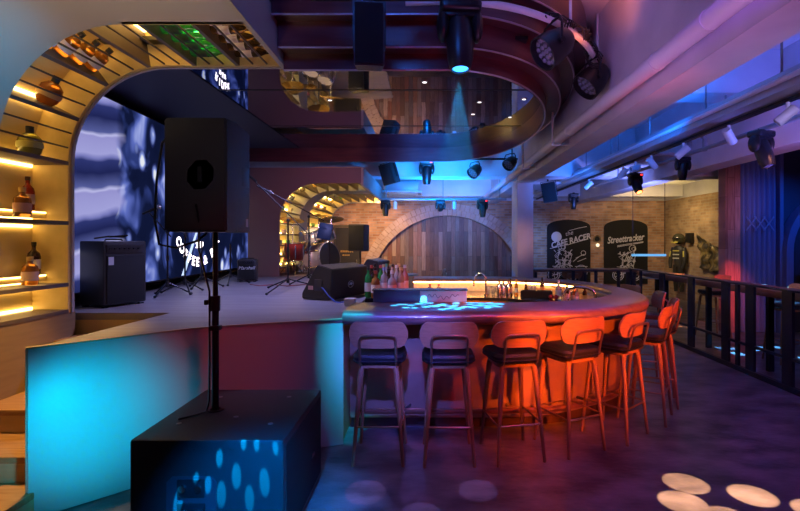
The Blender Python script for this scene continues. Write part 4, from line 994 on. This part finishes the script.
t = thing('lighting_pipe', 'thin pipe behind the canopy rim carrying lights', 'pipe', (0, 8.78, 3.10))
MB().cyl((-1.0, 0, 0), (1.6, 0, 0), .02, n=10).build('pipe', BLACKM, t)
for x in (-.9, .4, 1.5): MB().cyl((x, 0, 0), (x, 0, .70), .010, n=8).build('hanger', BLACKM, t)
moving_head('moving head light on the far pipe beside the lit niche', (-1.02, 11.0, 2.54), .72, 0, R(3))
moving_head('round-faced moving head light on the far pipe above the brick arch', (.24, 11.0, 2.54), .72, 0, R(75))
moving_head('moving head light on the far pipe next to the column, red display', (1.20, 11.0, 2.56), .80, R(8), R(-6))
track_spot('white spotlight on the far pipe under the air conditioner', (-.80, 11.0, 2.53), 0, R(10)); track_spot('white spotlight on the far pipe right of the round light', (.56, 11.0, 2.53), 0, R(4))
t = thing('air_conditioner', 'white ceiling cassette air conditioner above the brick arch', 'air conditioner', (-.66, 11.7, 2.80))
MB().box((0, 0, .10), (.78, .78, .24), bev=.01).build('body', GREYM, t); MB().box((0, 0, -.035), (.95, .95, .03), bev=.01).build('face', WHITEP, t)
for sx in (-1, 1): MB().box((sx * .40, 0, -.053), (.07, .6, .008)).build('louvre', GREYM, t)
for sy in (-1, 1): MB().box((0, sy * .40, -.053), (.6, .07, .008)).build('louvre', GREYM, t)
for sx in (-1, 1): MB().cyl((sx * .3, 0, .2), (sx * .3, 0, 1.0), .01, n=8).build('hanger', GREYM, t)
for k, (x, y, w, d, lab) in enumerate(((2.5, 11.0, 1.0, 1.3, 'white hanging ceiling panel near the column'), (3.65, 8.5, 1.1, 1.6, 'white hanging ceiling panel left of the second beam'), (5.4, 11.2, 1.5, 1.2, 'white hanging ceiling panel near the side wall'))):
    t = thing('ceiling_panel', lab, 'ceiling panel', (x, y, 2.98 if k else 2.84))
    MB().box((0, 0, .02), (w, d, .04)).build('panel', WHITEP, t)
    MB().box((0, 0, -.004), (w - .2, d - .25, .012)).build('grille', mat('panel_grille', (.5, .5, .52), .6), t)
    for sx in (-1, 1): MB().cyl((sx * w * .4, 0, .03), (sx * w * .4, 0, .82), .008, n=6).build('hanger', GREYM, t)

# ------------------------------------------------------------------ far wall: chalk posters, door, sconce
M_CHALK = mat('chalk_white', (.62, .62, .66), .8); M_BOARDB = mat('chalk_board', (.005, .005, .006), .8)
def poster(label, xc, w, zs, zt, top_text, seed):
    t = thing('chalk_art_board', label, 'poster', (xc, YB - .005, 0), 0, 'arched chalk posters')
    n = 16; hw = w / 2; rise = zt - zs
    poly = [(-hw, .35), (hw, .35)] + [(hw * math.cos(PI * k / n), zs + rise * math.sin(PI * k / n) ** .8) for k in range(n + 1)]
    MB(FACE_CAM).prism(poly, .0, .03).build('board', M_BOARDB, t, smooth=False)
    return t
def chalk(t, strokes, r, name):
    m = MB()
    for s in strokes:
        if len(s) > 1: m.tube([(x, -.036, z) for x, z in s], r, 4)
    return m.build(name, M_CHALK, t)
def circ(x, z, r, n=16, a0=0, a1=360): return [(x + r * math.cos(R(a0 + (a1 - a0) * k / n)), z + r * math.sin(R(a0 + (a1 - a0) * k / n))) for k in range(n + 1)]
pa = poster('arched black chalk poster with CAFE RACER lettering and a rider', 4.04, 1.26, 1.98, 2.22, '', 1)
TL = Matrix.Translation((.05, -.034, 1.60)) @ Matrix.Rotation(R(-14), 4, 'Y') @ FACE_CAM
text('CAFE RACER', .235, M_CHALK, 'lettering', pa, TL, shear=.2, sx=.88, weight=.006)
text('the', .18, M_CHALK, 'lettering', pa, Matrix.Translation((.0, -.034, 1.82)) @ Matrix.Rotation(R(-14), 4, 'Y') @ FACE_CAM, shear=.3)
MB().lathe([(0, 0), (.15, 0), (.15, .004), (0, .004)], 20, Matrix.Translation((-.36, -.03, 1.72)) @ Matrix.Rotation(R(90), 4, 'X')).build('moon', M_CHALK, pa)
random.seed(11)
def rider(cx, z0, lean, sc, detail):
    S_ = []
    P = lambda x, z: (cx + sc * x, z0 + sc * z)
    for wx in (-.26, .26):
        S_.append([P(*p) for p in circ(wx, .17, .17)]); S_.append([P(*p) for p in circ(wx, .17, .12)])
        for k in range(5): a = R(72 * k); S_.append([P(wx, .17), P(wx + .12 * math.cos(a), .17 + .12 * math.sin(a))])
    S_ += [[P(-.26, .17), P(-.05, .22), P(.10, .20), P(.26, .17)], [P(-.30, .42), P(-.10, .40), P(.05, .48), P(.20, .44), P(.26, .17)], [P(.20, .44), P(.24, .58), P(.12, .60)], [P(-.1, .4), P(-.02, .2)], [P(.05, .48), P(.08, .2)]]
    S_ += [[P(*p) for p in circ(0, .28, .07)], [P(*p) for p in circ(lean * 1.1, .98, .10)], [P(*p) for p in circ(lean * 1.1 + .03, .97, .05)]]
    S_ += [[P(-.12, .45), P(-.14, .70), P(lean * .8 - .08, .88)], [P(.04, .50), P(.10, .72), P(lean * .8 + .10, .88)], [P(lean * .8 + .1, .86), P(.26, .74), P(.22, .58)], [P(lean * .8 - .1, .84), P(-.24, .72), P(-.10, .60), P(.12, .60)], [P(-.10, .45), P(.06, .36), P(-.02, .12)], [P(.0, .5), P(.16, .38), P(.10, .12)]]
    for k in range(detail):
        x = random.uniform(-.22, .22); z = random.uniform(.22, .85); S_.append([P(x, z), P(x + random.uniform(-.08, .08), z + random.uniform(-.06, .1)), P(x + random.uniform(-.1, .1), z + random.uniform(-.1, .1))])
    return S_
chalk(pa, rider(-.18, .45, -.02, 1.0, 46), .011, 'chalk_rider')
chalk(pa, [[(-.55, 1.38), (.0, 1.50), (.55, 1.66)], [(.0, 1.90), (.3, 1.98), (.52, 2.02)], circ(.36, .72, .18, 14), circ(.36, .60, .12, 10), [(.18, .86), (.54, .86)], [(.2, 1.1), (.45, 1.22)], [(.25, 1.0), (.5, 1.1)], circ(.42, 1.25, .07, 8), [(.12, 1.0), (.3, 1.15), (.42, 1.2)]], .010, 'chalk_marks')
pb = poster('arched black chalk poster with Streettracker lettering and a leaning motorbike', 5.70, 1.27, 1.96, 2.22, '', 2)
text('Streettracker', .265, M_CHALK, 'lettering', pb, Matrix.Translation((-.02, -.034, 1.66)) @ Matrix.Rotation(R(-6), 4, 'Y') @ FACE_CAM, shear=.35, sx=.74, weight=.006)
chalk(pb, [[(-.25, 1.46), (.1, 1.52), (.5, 1.58)], [(-.25, 1.43), (.1, 1.49), (.5, 1.56)]], .012, 'chalk_marks')
chalk(pb, rider(.02, .45, .16, .95, 52), .012, 'chalk_rider')
sc = thing('wall_sconce', 'small round wall lamp on the brick between the two chalk posters', 'wall lamp', (4.87, YB, 1.66))
MB().lathe([(.0, 0), (.07, 0), (.07, .03), (0, .03)], 16, Matrix.Rotation(R(90), 4, 'X')).build('plate', BLACKM, sc)
MB().tube([(.10 * math.cos(2 * PI * k / 18), -.05, .10 * math.sin(2 * PI * k / 18)) for k in range(18)], .012, 6, loop=True).build('ring', mat('brassy', (.5, .4, .2), .3, .9), sc)
MB().ell((0, -.06, -.18), (.05, .05, .05)).build('bulb', emis('sconce_glow', (1., .8, .5), 1.5), sc)
d = thing('door_1', 'dark door in the far brick wall beyond the drum kit', 'door', (-2.4, YB - .03, 0)); struct(d)
MB().box((0, 0, 1.0), (.70, .05, 1.98)).build('door_leaf', mat('door_dark', (.03, .03, .03), .5), d); MB().box((0, .01, 2.03), (.80, .07, .07)).build('door_frame', mat('door_frame', (.12, .10, .06), .5), d)
for sx in (-1, 1): MB().box((sx * .375, .01, 1.0), (.05, .07, 2.0)).build('door_frame', mat('door_frame', (.12, .10, .06), .5), d)
m = MB()
for k in range(7): m.box((-.18 + .055 * k, -.03, 1.30), (.035, .006, .055))
for k in range(4): m.box((-.12 + .055 * k, -.03, 1.19), (.035, .006, .04))
m.build('gold_lettering', mat('gold_paint', (.6, .42, .12), .4, .5), d)
MB().box((.28, -.05, 1.0), (.03, .06, .12)).build('door_handle', STEEL, d)

# ------------------------------------------------------------------ right-hand side
# racing suit and helmet on the brick side wall
M_SUIT = mat('suit_black', (.02, .02, .022), .5, bump=.3, bscale=30); M_YEL = mat('suit_yellow', (.55, .5, .10), .5); M_WHT = mat('suit_white', (.6, .6, .55), .5)
rs = thing('hanging_racing_suit', 'black racing suit with pale and yellow stripes hung on the brick side wall', 'racing suit', (6.66, 12.85, 0), R(-70)); rs.scale = (.8, .9, 1)
m = MB(); m.rings([[(w * math.cos(2 * PI * k / 16), d_ * math.sin(2 * PI * k / 16), z) for k in range(16)] for z, w, d_ in ((.90, .17, .10), (1.0, .16, .10), (1.15, .19, .11), (1.32, .23, .115), (1.42, .21, .10), (1.47, .10, .07))]); m.build('jacket', M_SUIT, rs)
for s in (-1, 1):
    a_ = MB().tube([(s * .20, 0, 1.40), (s * .27, -.02, 1.25), (s * .29, -.05, 1.05), (s * .25, -.09, .88)], [.075, .07, .06, .05], 10).build('sleeve', M_SUIT, rs)
    MB().tube([(s * .255, -.065, 1.33), (s * .285, -.09, 1.18)], .025, 6).build('sleeve_stripe', M_YEL, a_)
    l_ = MB().tube([(s * .09, 0, .95), (s * .11, -.02, .70), (s * .11, -.01, .50), (s * .115, 0, .25)], [.105, .085, .075, .055], 10).build('trouser_leg', M_SUIT, rs)
    MB().tube([(s * .12, -.09, .70), (s * .12, -.08, .55)], .03, 6).build('knee_pad', M_WHT, l_)
for z in (1.34, 1.24, 1.14): MB().box((0.0, -.115, z), (.24, .02, .028)).build('chest_stripe', M_WHT if z < 1.3 else M_YEL, rs)
hl = thing('motorcycle_helmet', 'dark motorcycle helmet mounted above the racing suit', 'helmet', (6.66, 12.85, 1.66), R(-70))
MB().ell((0, 0, 0), (.15, .17, .15), 18, 12).build('shell', mat('helmet_shell', (.05, .05, .03), .2, coat=.5), hl); MB().ell((0, -.05, .0), (.135, .135, .05), 16, 8).build('visor', mat('visor', (.01, .01, .012), .05), hl)
MB().tube([(-.1, -.15, -.09), (0, -.19, -.10), (.1, -.15, -.09)], .02, 8).build('chin_stripe', M_YEL, hl)
o = MB().box((0, 0, 0), (.12, .22, .26), bev=.01).build('wall_speaker', BLACKP, loc=(6.76, 12.5, 1.68)); tag(o, 'small dark wall speaker beside the helmet on the brick', 'loudspeaker')
# draped hide
m = MB(); nu, nv = 26, 20; g = []
random.seed(5)
for j in range(nv + 1):
    v = j / nv; row = []
    for i in range(nu + 1):
        u = i / nu
        w = .10 + .98 * min(1, v * 1.5) ** .7
        y = 12.0 - u * w * 1.55 + .12 * (1 - v) * (1 - u)
        z = 1.80 - .85 * v - .25 * u * (1 - v) - .14 * math.sin(PI * u) * v + .10 * u * v
        x = 6.80 - .05 - .035 * math.sin(u * 22 + v * 7) * (.3 + v) - .025 * math.sin(v * 19 + u * 5)
        row.append((x, y, z))
    g.append(row)
m.rings(g, closed=False)
o = m.build('wall_hanging', mat('foil_fabric', (.04, .035, .025), .3, .2, col2=(.40, .31, .13), nscale=6, contrast=(.45, .62), bump=.5, bscale=12), ang=80)
so = o.modifiers.new('s', 'SOLIDIFY'); so.thickness = .012
tag(o, 'crumpled dark and gold fabric hanging pinned on the brick side wall', 'wall hanging')
# fluted curtain panel
m = MB(); pts = []
n = 96
for k in range(n + 1):
    x = 5.40 + .62 * k / n; pts.append((x, 8.36 - .05 * abs(math.sin(PI * 7 * k / n)) ))
m.rings([[(x, y, z) for x, y in pts] + [(6.02, 8.395, z), (5.40, 8.395, z)] for z in (.02, 3.2)])
cu = thing('fluted_panel', 'tall blue fluted wall panel right of the wooden pillar', 'wall panel', (0, 0, 0)); m.build('flutes', mat('blue_fabric', (.10, .16, .34), .55), cu, ang=60)
m = MB()
for k in range(3):
    xo = 5.55 + .15 * k
    for s in (-1, 1): m.tube([(xo - .09 * s, 8.29, 2.02), (xo + .09 * s, 8.29, 1.78)], .012, 6)
m.build('cross_motif', mat('motif_blue', (.16, .25, .48), .5), cu)
MB().box((6.07, 8.33, 1.6), (.06, .10, 3.2)).build('frame_post', mat('frame_blue', (.12, .16, .32), .5), cu)
ar = thing('arched_alcove', 'blue arched alcove frame with dark curtain at the right edge', 'alcove', (7.15, 8.3, 0))
m = MB(); rr = []
pth = [(-.95, .02)] + [(-.95 * math.cos(PI * k / 24), 1.42 + .95 * math.sin(PI * k / 24)) for k in range(25)] + [(.95, .02)]
for x, z in pth:
    c_ = Vector((x, 0, z)); d_ = Vector((x, 0, z - 1.42 if z > 1.42 else 0)).normalized() if (x or z) else Vector((1, 0, 0))
    a_, b_ = c_, c_ - d_ * -.12
    rr.append([(a_.x, -.12, a_.z), (b_.x, -.12, b_.z), (b_.x, .08, b_.z), (a_.x, .08, a_.z)])
m.rings(rr); m.build('arch_frame', mat('frame_blue', (.12, .16, .32), .5), ar)
m = MB(); pts = [(-.94 + 1.88 * k / 80, .03 - .03 * abs(math.sin(PI * 14 * k / 80))) for k in range(81)]
m.rings([[(x, y, .02) for x, y in pts], [(x, y, 1.42 + math.sqrt(max(0, .945 ** 2 - x * x))) for x, y in pts]], closed=False); m.build('curtain', mat('dark_curtain', (.02, .03, .06), .7), ar, ang=60)
bs = thing('banquette', 'olive padded bench back inside the blue alcove', 'bench', (7.1, 7.85, 0))
MB().box((0, .2, .85), (1.6, .14, .75), bev=.03).build('backrest', mat('olive_fabric', (.20, .22, .12), .8), bs); MB().box((0, -.05, .4), (1.6, .5, .14), bev=.03).build('seat', mat('olive_fabric', (.20, .22, .12), .8), bs); MB().box((0, 0, .17), (1.5, .4, .33)).build('base', BLACKP, bs)

# railing with wide steel uprights
M_RAIL = mat('rail_steel', (.025, .03, .045), .45, .5)
def railing(label, loc, rot, L, posts, h=1.08, low=.35, wide=()):
    t = thing('railing', label, 'railing', loc, rot)
    MB().box((L / 2, 0, h - .01), (L, .05, .02)).build('top_rail', M_RAIL, t); MB().box((L / 2, 0, low), (L, .03, .03)).build('low_rail', M_RAIL, t); MB().box((L / 2, 0, .03), (L, .05, .06)).build('kerb', M_RAIL, t)
    for p in posts: MB().box((p, 0, h / 2), (.15 if p in wide else .06, .03, h - .03)).build('post', M_RAIL, t)
    return t
railing('dark steel railing along the right side of the floor', (3.82, 4.3, 0), R(90), 4.9, [.1, .82, 1.42, 1.66, 1.90, 2.72, 3.6, 4.4, 4.85], wide=(.82, 1.42, 1.9, 2.72, 3.6))
railing('dark steel railing in front of the chalk posters', (2.35, 9.55, 0), 0, 1.45, [.05, .5, .95, 1.4], h=1.02)
rc = thing('rail_counter', 'long wooden drinking counter behind the right railing', 'counter', (4.18, 6.8, 0))
MB().box((0, 0, .985), (.42, 4.8, .09), bev=.012).build('top', mat('dark_walnut', (.12, .065, .045), .4, col2=(.18, .10, .07), nscale=4, stretch=(6, 1, 1)), rc)
for y in (-2.2, -.9, .4, 1.7): MB().box((0, y, .485), (.07, .05, .97)).build('leg', M_RAIL, rc)
wc2 = thing('wall_counter', 'dark wooden high table in front of the chalk posters', 'high table', (3.3, 10.4, 0))
MB().box((0, 0, .97), (2.4, .5, .06), bev=.012).build('top', mat('dark_walnut', (.12, .065, .045), .4), wc2)
for x in (-1.05, 0, 1.05): MB().box((x, 0, .47), (.06, .4, .94)).build('leg', M_RAIL, wc2)
def hi_table(label, loc, r, h, topm):
    t = thing('high_table', label, 'high table', loc)
    MB().lathe([(0, h - .03), (r, h - .03), (r, h), (0, h)], 28).build('top', topm, t); MB().cyl((0, 0, .02), (0, 0, h - .03), .03).build('column', BLACKM, t); MB().lathe([(0, 0), (.22, 0), (.22, .015), (0, .02)], 24).build('base', BLACKM, t)
hi_table('small round high table behind the bar in front of the wood arch', (-.55, 9.9, 0), .30, .92, mat('table_teal', (.10, .22, .24), .3))
hi_table('round high table beyond the far bar end with pale top', (5.0, 10.5, 0), .38, .82, mat('table_pale', (.35, .5, .5), .3)); hi_table('round high table near the racing suit with pale top', (5.6, 11.9, 0), .38, .80, mat('table_pale', (.35, .5, .5), .3))
def dchair(label, loc, rot):
    copy_tree(proto, loc, R(rot), label, 'stools at the far tables')
dchair('stool behind the bar beside the small round high table', (.1, 9.9, 0), 90); dchair('stool at the dark high table in front of the chalk posters', (2.9, 9.95, 0), 0)
lt = thing('light_tube', 'glowing pale blue tube lamp in front of the right chalk poster', 'lamp', (4.65, 10.2, 1.30))
MB().cyl((-.36, 0, 0), (.36, 0, 0), .026, n=12).build('tube', emis('tube_glow', (.16, .45, .85), .9), lt)
for x in (-.34, .34): MB().cyl((x, 0, -.03), (x, 0, 2.5), .006, n=6).build('cord', BLACKM, lt)
# ------------------------------------------------------------------ lamps
def aim(o, target):
    d = Vector(target) - o.location; o.rotation_euler = d.to_track_quat('-Z', 'Y').to_euler()
def spot(name, loc, target, col, power, size=40., blend=.4, rad=.05):
    l = bpy.data.lights.new(name, 'SPOT'); l.color = col; l.energy = power; l.spot_size = R(size); l.spot_blend = blend; l.shadow_soft_size = rad
    o = bpy.data.objects.new(name, l); C.objects.link(o); o.location = loc; aim(o, target); return o
def area(name, loc, target, col, power, sx, sy=None):
    l = bpy.data.lights.new(name, 'AREA'); l.color = col; l.energy = power; l.shape = 'RECTANGLE'; l.size = sx; l.size_y = sy or sx
    o = bpy.data.objects.new(name, l); C.objects.link(o); o.location = loc; aim(o, target); return o
def point(name, loc, col, power, rad=.1):
    l = bpy.data.lights.new(name, 'POINT'); l.color = col; l.energy = power; l.shadow_soft_size = rad
    o = bpy.data.objects.new(name, l); C.objects.link(o); o.location = loc; return o
def gobo(name, loc, target, col, power, size, targets, radii, soft=.006, blend=.1):
    """projector with a stencil of round holes: targets are the world points the holes light"""
    o = spot(name, loc, target, col, power, size, blend, .004)
    bpy.context.view_layer.update()
    inv = o.matrix_world.inverted()
    t = nt(o.data); N = t.nodes; L = t.links
    out = N.new('ShaderNodeOutputLight'); e = N.new('ShaderNodeEmission'); L.new(e.outputs[0], out.inputs[0])
    tc = N.new('ShaderNodeTexCoord'); sp = N.new('ShaderNodeSeparateXYZ'); L.new(tc.outputs['Normal'], sp.inputs[0])
    def mth(op, a, b=None):
        n = N.new('ShaderNodeMath'); n.operation = op
        for i, v in enumerate((a, b)):
            if v is None: continue
            if isinstance(v, (int, float)): n.inputs[i].default_value = v
            else: L.new(v, n.inputs[i])
        return n.outputs[0]
    zz = mth('ABSOLUTE', sp.outputs[2]); u = mth('DIVIDE', sp.outputs[0], zz); v = mth('DIVIDE', sp.outputs[1], zz)
    acc = None
    for p, r in zip(targets, radii):
        q = inv @ Vector(p); cu_, cv_ = q.x / abs(q.z), q.y / abs(q.z); rr = r / (Vector(p) - o.location).length
        du = mth('SUBTRACT', u, cu_); dv = mth('SUBTRACT', v, cv_)
        d = mth('SQRT', mth('ADD', mth('MULTIPLY', du, du), mth('MULTIPLY', dv, dv)))
        n = N.new('ShaderNodeMapRange'); n.inputs[1].default_value = rr * 1.06; n.inputs[2].default_value = rr * .94; n.inputs[3].default_value = 0; n.inputs[4].default_value = 1
        L.new(d, n.inputs[0]); acc = n.outputs[0] if acc is None else mth('MAXIMUM', acc, n.outputs[0])
    L.new(acc, e.inputs['Strength'])
    return o
CY, MAG, PUR, RED, ORG, BLU, WARM = (.0, .55, 1.), (1., .12, .45), (.45, .18, 1.), (1., .05, .03), (1., .17, .03), (.05, .22, 1.), (1., .62, .28)
# cyan washes on the stage front
spot('cyan_wash', (-1.66, 2.27, .56), (-2.09, 2.95, .50), (.0, .55, .95), 46, 80, 1., .04)
spot('cyan_edge', (-.53, 2.9, 2.9), (-.66, 3.80, .66), (.0, .58, .95), 480, 13, 1., .02)
# house wash in the camera half of the room
spot('house_purple', (.9, 1.6, 3.6), (1.4, 3.6, 0), (.34, .12, 1.), 75, 90, 1., .3)
spot('house_violet', (3.3, 1.6, 3.5), (2.8, 3.4, 0), (.60, .16, .9), 170, 95, 1., .3)
spot('magenta_panel', (.2, .8, 3.0), (-1.45, 3.4, .85), (1., .06, .13), 75, 22, 1., .1)
# stools and bar front
spot('orange_bar', (3.3, 1.2, 1.75), (1.35, 4.1, .78), (1., .11, .006), 1150, 30, .9, .06)
spot('orange_bar_far', (3.6, 2.6, 1.9), (2.1, 4.9, .80), (1., .10, .006), 420, 34, .9, .06)
spot('orange_front', (1.0, 1.4, 2.2), (.85, 4.05, .55), (1., .13, .006), 1000, 19, 1., .05)
spot('red_bar', (1.2, 1.2, 3.2), (.6, 3.8, .85), (1., .03, .02), 170, 34, 1., .06)
spot('violet_bar', (-.1, 1.0, 2.4), (-.22, 3.95, .62), (.10, .12, 1.), 900, 22, 1., .06)
spot('stool_soft', (.5, .9, 2.9), (.0, 3.5, .85), (.9, .75, .8), 34, 18, 1., .15)
# canopy fascia
spot('canopy_red', (.2, .8, 1.9), (.2, 3.6, 3.2), (1., .05, .16), 14, 80, .9, .2)
spot('canopy_red_end', (2.0, 2.6, 2.0), (.9, 4.4, 3.3), (1., .10, .08), 26, 40, .9, .2)
spot('canopy_blue', (-.4, 1.6, 3.6), (-.2, 3.6, 3.5), (.04, .18, 1.), 50, 100, .9, .2)
spot('canopy_inside', (.2, 5.6, 1.3), (.3, 8.3, 3.2), (.9, .2, .25), 30, 60, .9, .2)
# ceilings
spot('pink_ceiling', (.9, 1.8, 1.3), (1.35, 3.2, 3.8), (.62, .24, .80), 75, 70, 1., .2)
spot('orange_ceiling', (1.25, 3.7, 3.0), (1.45, 4.0, 3.8), (1., .22, .08), 22, 70, 1., .1)
spot('blue_ceiling', (1.0, 3.2, 3.2), (1.1, 3.3, 3.8), (.02, .25, 1.), 16, 100, 1., .1)
spot('beam_violet', (3.4, .4, 2.2), (1.85, 4.6, 2.75), (.44, .38, 1.), 520, 42, 1., .3)
spot('beam_side_violet', (-.4, 2.4, 1.9), (1.64, 4.0, 2.95), (.50, .26, .85), 60, 60, 1., .3)
spot('blue_slab', (2.35, 5.0, 2.75), (2.4, 6.2, 3.8), (.0, .15, 1.), 260, 120, 1., .1)
spot('violet_slab', (3.7, 4.0, 1.9), (3.5, 5.4, 3.8), (.12, .15, 1.), 150, 80, 1., .2)
spot('pink_second_beam', (3.0, 3.4, 1.6), (4.2, 5.8, 2.75), (.75, .25, .8), 130, 36, 1., .2)
spot('blue_far', (.2, 10.2, 2.1), (.2, 10.4, 3.8), (.0, .20, 1.), 620, 150, 1., .3)
spot('blue_far_ac', (-.6, 10.0, 1.6), (-.6, 11.7, 2.8), (.5, .7, 1.), 60, 50, 1., .2)
spot('blue_far_rim', (.1, 7.6, 2.2), (.1, 9.5, 3.4), (.0, .24, 1.), 620, 90, 1., .3)
spot('blue_far_right', (2.6, 8.0, 1.8), (2.8, 9.6, 3.2), (.03, .18, 1.), 260, 80, 1., .3)
spot('column_pink', (.9, 6.6, 2.0), (1.75, 9.0, 1.6), (1., .45, .40), 60, 22, 1., .1)
spot('violet_far_ceiling', (4.0, 8.6, 1.9), (3.6, 10.5, 3.6), (.22, .26, 1.), 220, 110, 1., .2)
# far walls
spot('warm_brick', (-1.3, 11.6, 2.5), (-1.6, 14.0, 1.6), (1., .55, .22), 320, 84, 1., .1)
spot('blue_brick', (1.0, 11.2, 2.3), (.7, 14.0, 2.75), (.12, .25, 1.), 230, 80, 1., .1)
spot('wood_wash', (.3, 11.2, 2.5), (.5, 14.0, 1.2), (1., .58, .50), 55, 84, 1., .1)
spot('poster_wash', (5.2, 11.0, 2.9), (5.7, 14.0, 1.6), (1., .70, .34), 130, 100, 1., .1)
spot('blue_poster', (2.9, 10.9, 2.4), (2.95, 14.0, 1.5), (.08, .28, 1.), 330, 36, 1., .05)
spot('suit_wash', (5.3, 11.8, 2.7), (6.9, 12.2, 1.4), (1., .70, .32), 80, 100, 1., .1)
spot('warm_upper', (5.2, 10.6, 2.3), (6.4, 12.6, 3.3), (1., .68, .22), 110, 90, 1., .1)
spot('pillar_red', (4.6, 6.8, 2.4), (5.22, 8.3, .7), (1., .08, .10), 300, 26, 1., .05)
spot('pillar_violet', (4.6, 6.6, 2.0), (5.22, 8.3, 2.2), (.8, .3, .55), 40, 40, 1., .05)
spot('panel_blue', (5.9, 6.4, 3.2), (5.85, 8.4, 1.9), (.0, .13, .9), 75, 50, 1., .05)
spot('alcove_blue', (6.5, 6.4, 3.0), (6.3, 8.4, 1.6), (.03, .14, .9), 80, 60, 1., .05)
spot('counter_blue', (4.7, 4.6, 2.4), (4.4, 6.6, .9), (.1, .25, 1.), 80, 70, 1., .1)
spot('counter_warm', (3.6, 4.4, 2.6), (4.3, 7.2, .9), (1., .35, .2), 110, 60, 1., .1)
# stage
spot('stage_violet', (-1.5, 5.0, 3.0), (-1.9, 5.6, 0), (.42, .40, 1.), 230, 120, .9, .04)
spot('stage_violet_far', (-1.7, 6.9, 3.0), (-2.0, 6.6, 0), (.42, .40, 1.), 95, 90, .9, .04)
spot('face_plum', (-1.4, 6.2, 2.9), (-2.0, 8.3, 2.3), (1., .28, .34), 26, 70, 1., .1)
spot('drum_warm', (-2.0, 7.9, 2.5), (-2.1, 9.4, 1.3), (1., .7, .45), 90, 80, 1., .05)
spot('stair_warm', (-2.40, 3.05, 2.80), (-2.74, 3.15, .5), (1., .58, .15), 230, 50, .6, .1)
spot('lining_warm', (-1.7, 1.5, 1.75), (-1.9, 2.5, 3.07), (1., .80, .58), 60, 80, 1., .2)
spot('lining_cyan', (-1.2, 2.0, 1.9), (-2.85, 2.95, 2.75), (.0, .36, .8), 130, 34, 1., .1)
spot('speaker_fill', (-.6, .4, 2.6), (-1.3, 2.7, 2.0), (.6, .45, .6), 38, 22, 1., .2)
spot('bar_inner', (.5, 5.3, 2.2), (.6, 6.3, .8), (1., .75, .35), 60, 80, 1., .1)  # added spot without a fixture, brings out the olive cabinet
# projected patterns
fl = [(1.69, 3.17), (1.55, 2.94), (2.03, 3.02), (1.72, 2.76), (2.30, 2.84), (1.95, 2.62)]
gobo('gobo_floor', (2.35, 2.5, 3.3), (1.9, 2.9, 0), (1., .55, .28), 2700, 50, [(x, y, 0) for x, y in fl], [.135] * 6)
F = lambda px, py: at(px, py, 2.405)
sp_ = [(219, 456, .036), (236, 474, .05), (264, 480, .055), (249, 496, .05), (221, 492, .05), (208, 484, .035), (243, 441, .03), (256, 442, .03), (275, 446, .03), (178, 504, .05), (196, 478, .03)]
gobo('gobo_sub', (-1.0, 1.45, 2.9), (-1.05, 2.4, .4), (.0, .40, 1.), 9000, 40, [F(a_, b_) for a_, b_, c_ in sp_], [c_ * .46 for a_, b_, c_ in sp_])
spot('sub_blue', (-.50, .9, 1.6), (-.84, 2.41, .08), (.0, .22, 1.), 900, 36, 1., .03)
gobo('gobo_violet', (.1, 1.2, 3.3), (0, 3.0, 0), (.50, .30, 1.), 330, 40, [(-.41, 3.06, 0), (.31, 3.08, 0), (-.05, 2.80, 0)], [.13, .12, .12])
random.seed(9)
bt = []
for k in range(52):
    r_ = math.sqrt(random.random()); a_ = random.random() * 2 * PI; bt.append((.16 + .52 * r_ * math.cos(a_), 4.09 + .28 * r_ * math.sin(a_), BT))
gobo('gobo_bar', (MHX, MHY + .03, 2.69), (.1, 4.05, BT), (.02, .42, 1.), 6000, 50, bt, [.032] * 52)
gobo('gobo_far_bar', (.4, 8.6, 2.7), (-.05, 7.35, BT), (.1, .5, 1.), 500, 30, [(-.2 + .11 * k, 7.3 + .05 * (k % 2), BT) for k in range(8)], [.04] * 8)
random.seed(12)
def patch(cx, cy, sx, sy, n): return [(cx + random.uniform(-sx, sx), cy + random.uniform(-sy, sy), 0) for k in range(n)]
gobo('gobo_rail', (4.6, 5.2, 3.0), (4.8, 7.0, 0), (.1, .5, 1.), 5000, 40, patch(4.75, 6.9, .5, .35, 26), [.06] * 26)
gobo('gobo_rail_warm', (4.6, 7.2, 3.0), (4.5, 8.9, 0), (1., .35, .12), 2500, 40, patch(4.5, 8.9, .5, .3, 16), [.06] * 16)

# faint haze under the big moving head
hz = bpy.data.materials.new('haze'); t_ = nt(hz); ho = t_.nodes.new('ShaderNodeOutputMaterial'); hv = t_.nodes.new('ShaderNodeVolumeScatter')
hv.inputs['Density'].default_value = .022; hv.inputs['Anisotropy'].default_value = .3; t_.links.new(hv.outputs[0], ho.inputs['Volume'])
o = MB().cyl((MHX, MHY + .05, 2.69), (.16, 4.06, BT + .22), .09, .50, 24).build('haze', hz); tag(o, 'faint haze lit by the big moving head light above the bar', 'haze', None, 'stuff')

# ------------------------------------------------------------------ world, camera, view
w = bpy.data.worlds.new('night'); S.world = w; w.use_nodes = True
bg = w.node_tree.nodes['Background']; bg.inputs[0].default_value = (.06, .05, .16, 1); bg.inputs[1].default_value = .12
cam = bpy.data.cameras.new('camera'); co = bpy.data.objects.new('camera', cam); C.objects.link(co)
co.location = (0, 0, H); co.rotation_euler = (R(90), 0, 0)
cam.sensor_width = 36; cam.lens = 21.6; cam.shift_x = -30 / 800; cam.shift_y = -14.5 / 800; cam.clip_start = .05
S.camera = co
S.view_settings.view_transform = 'Standard'; S.view_settings.look = 'None'; S.view_settings.gamma = 1; S.view_settings.use_curve_mapping = False
S.view_settings.exposure = .22
S.cycles.use_denoising = True
S.cycles.max_bounces = 6; S.cycles.transmission_bounces = 4; S.cycles.glossy_bounces = 4; S.cycles.sample_clamp_indirect = 4.
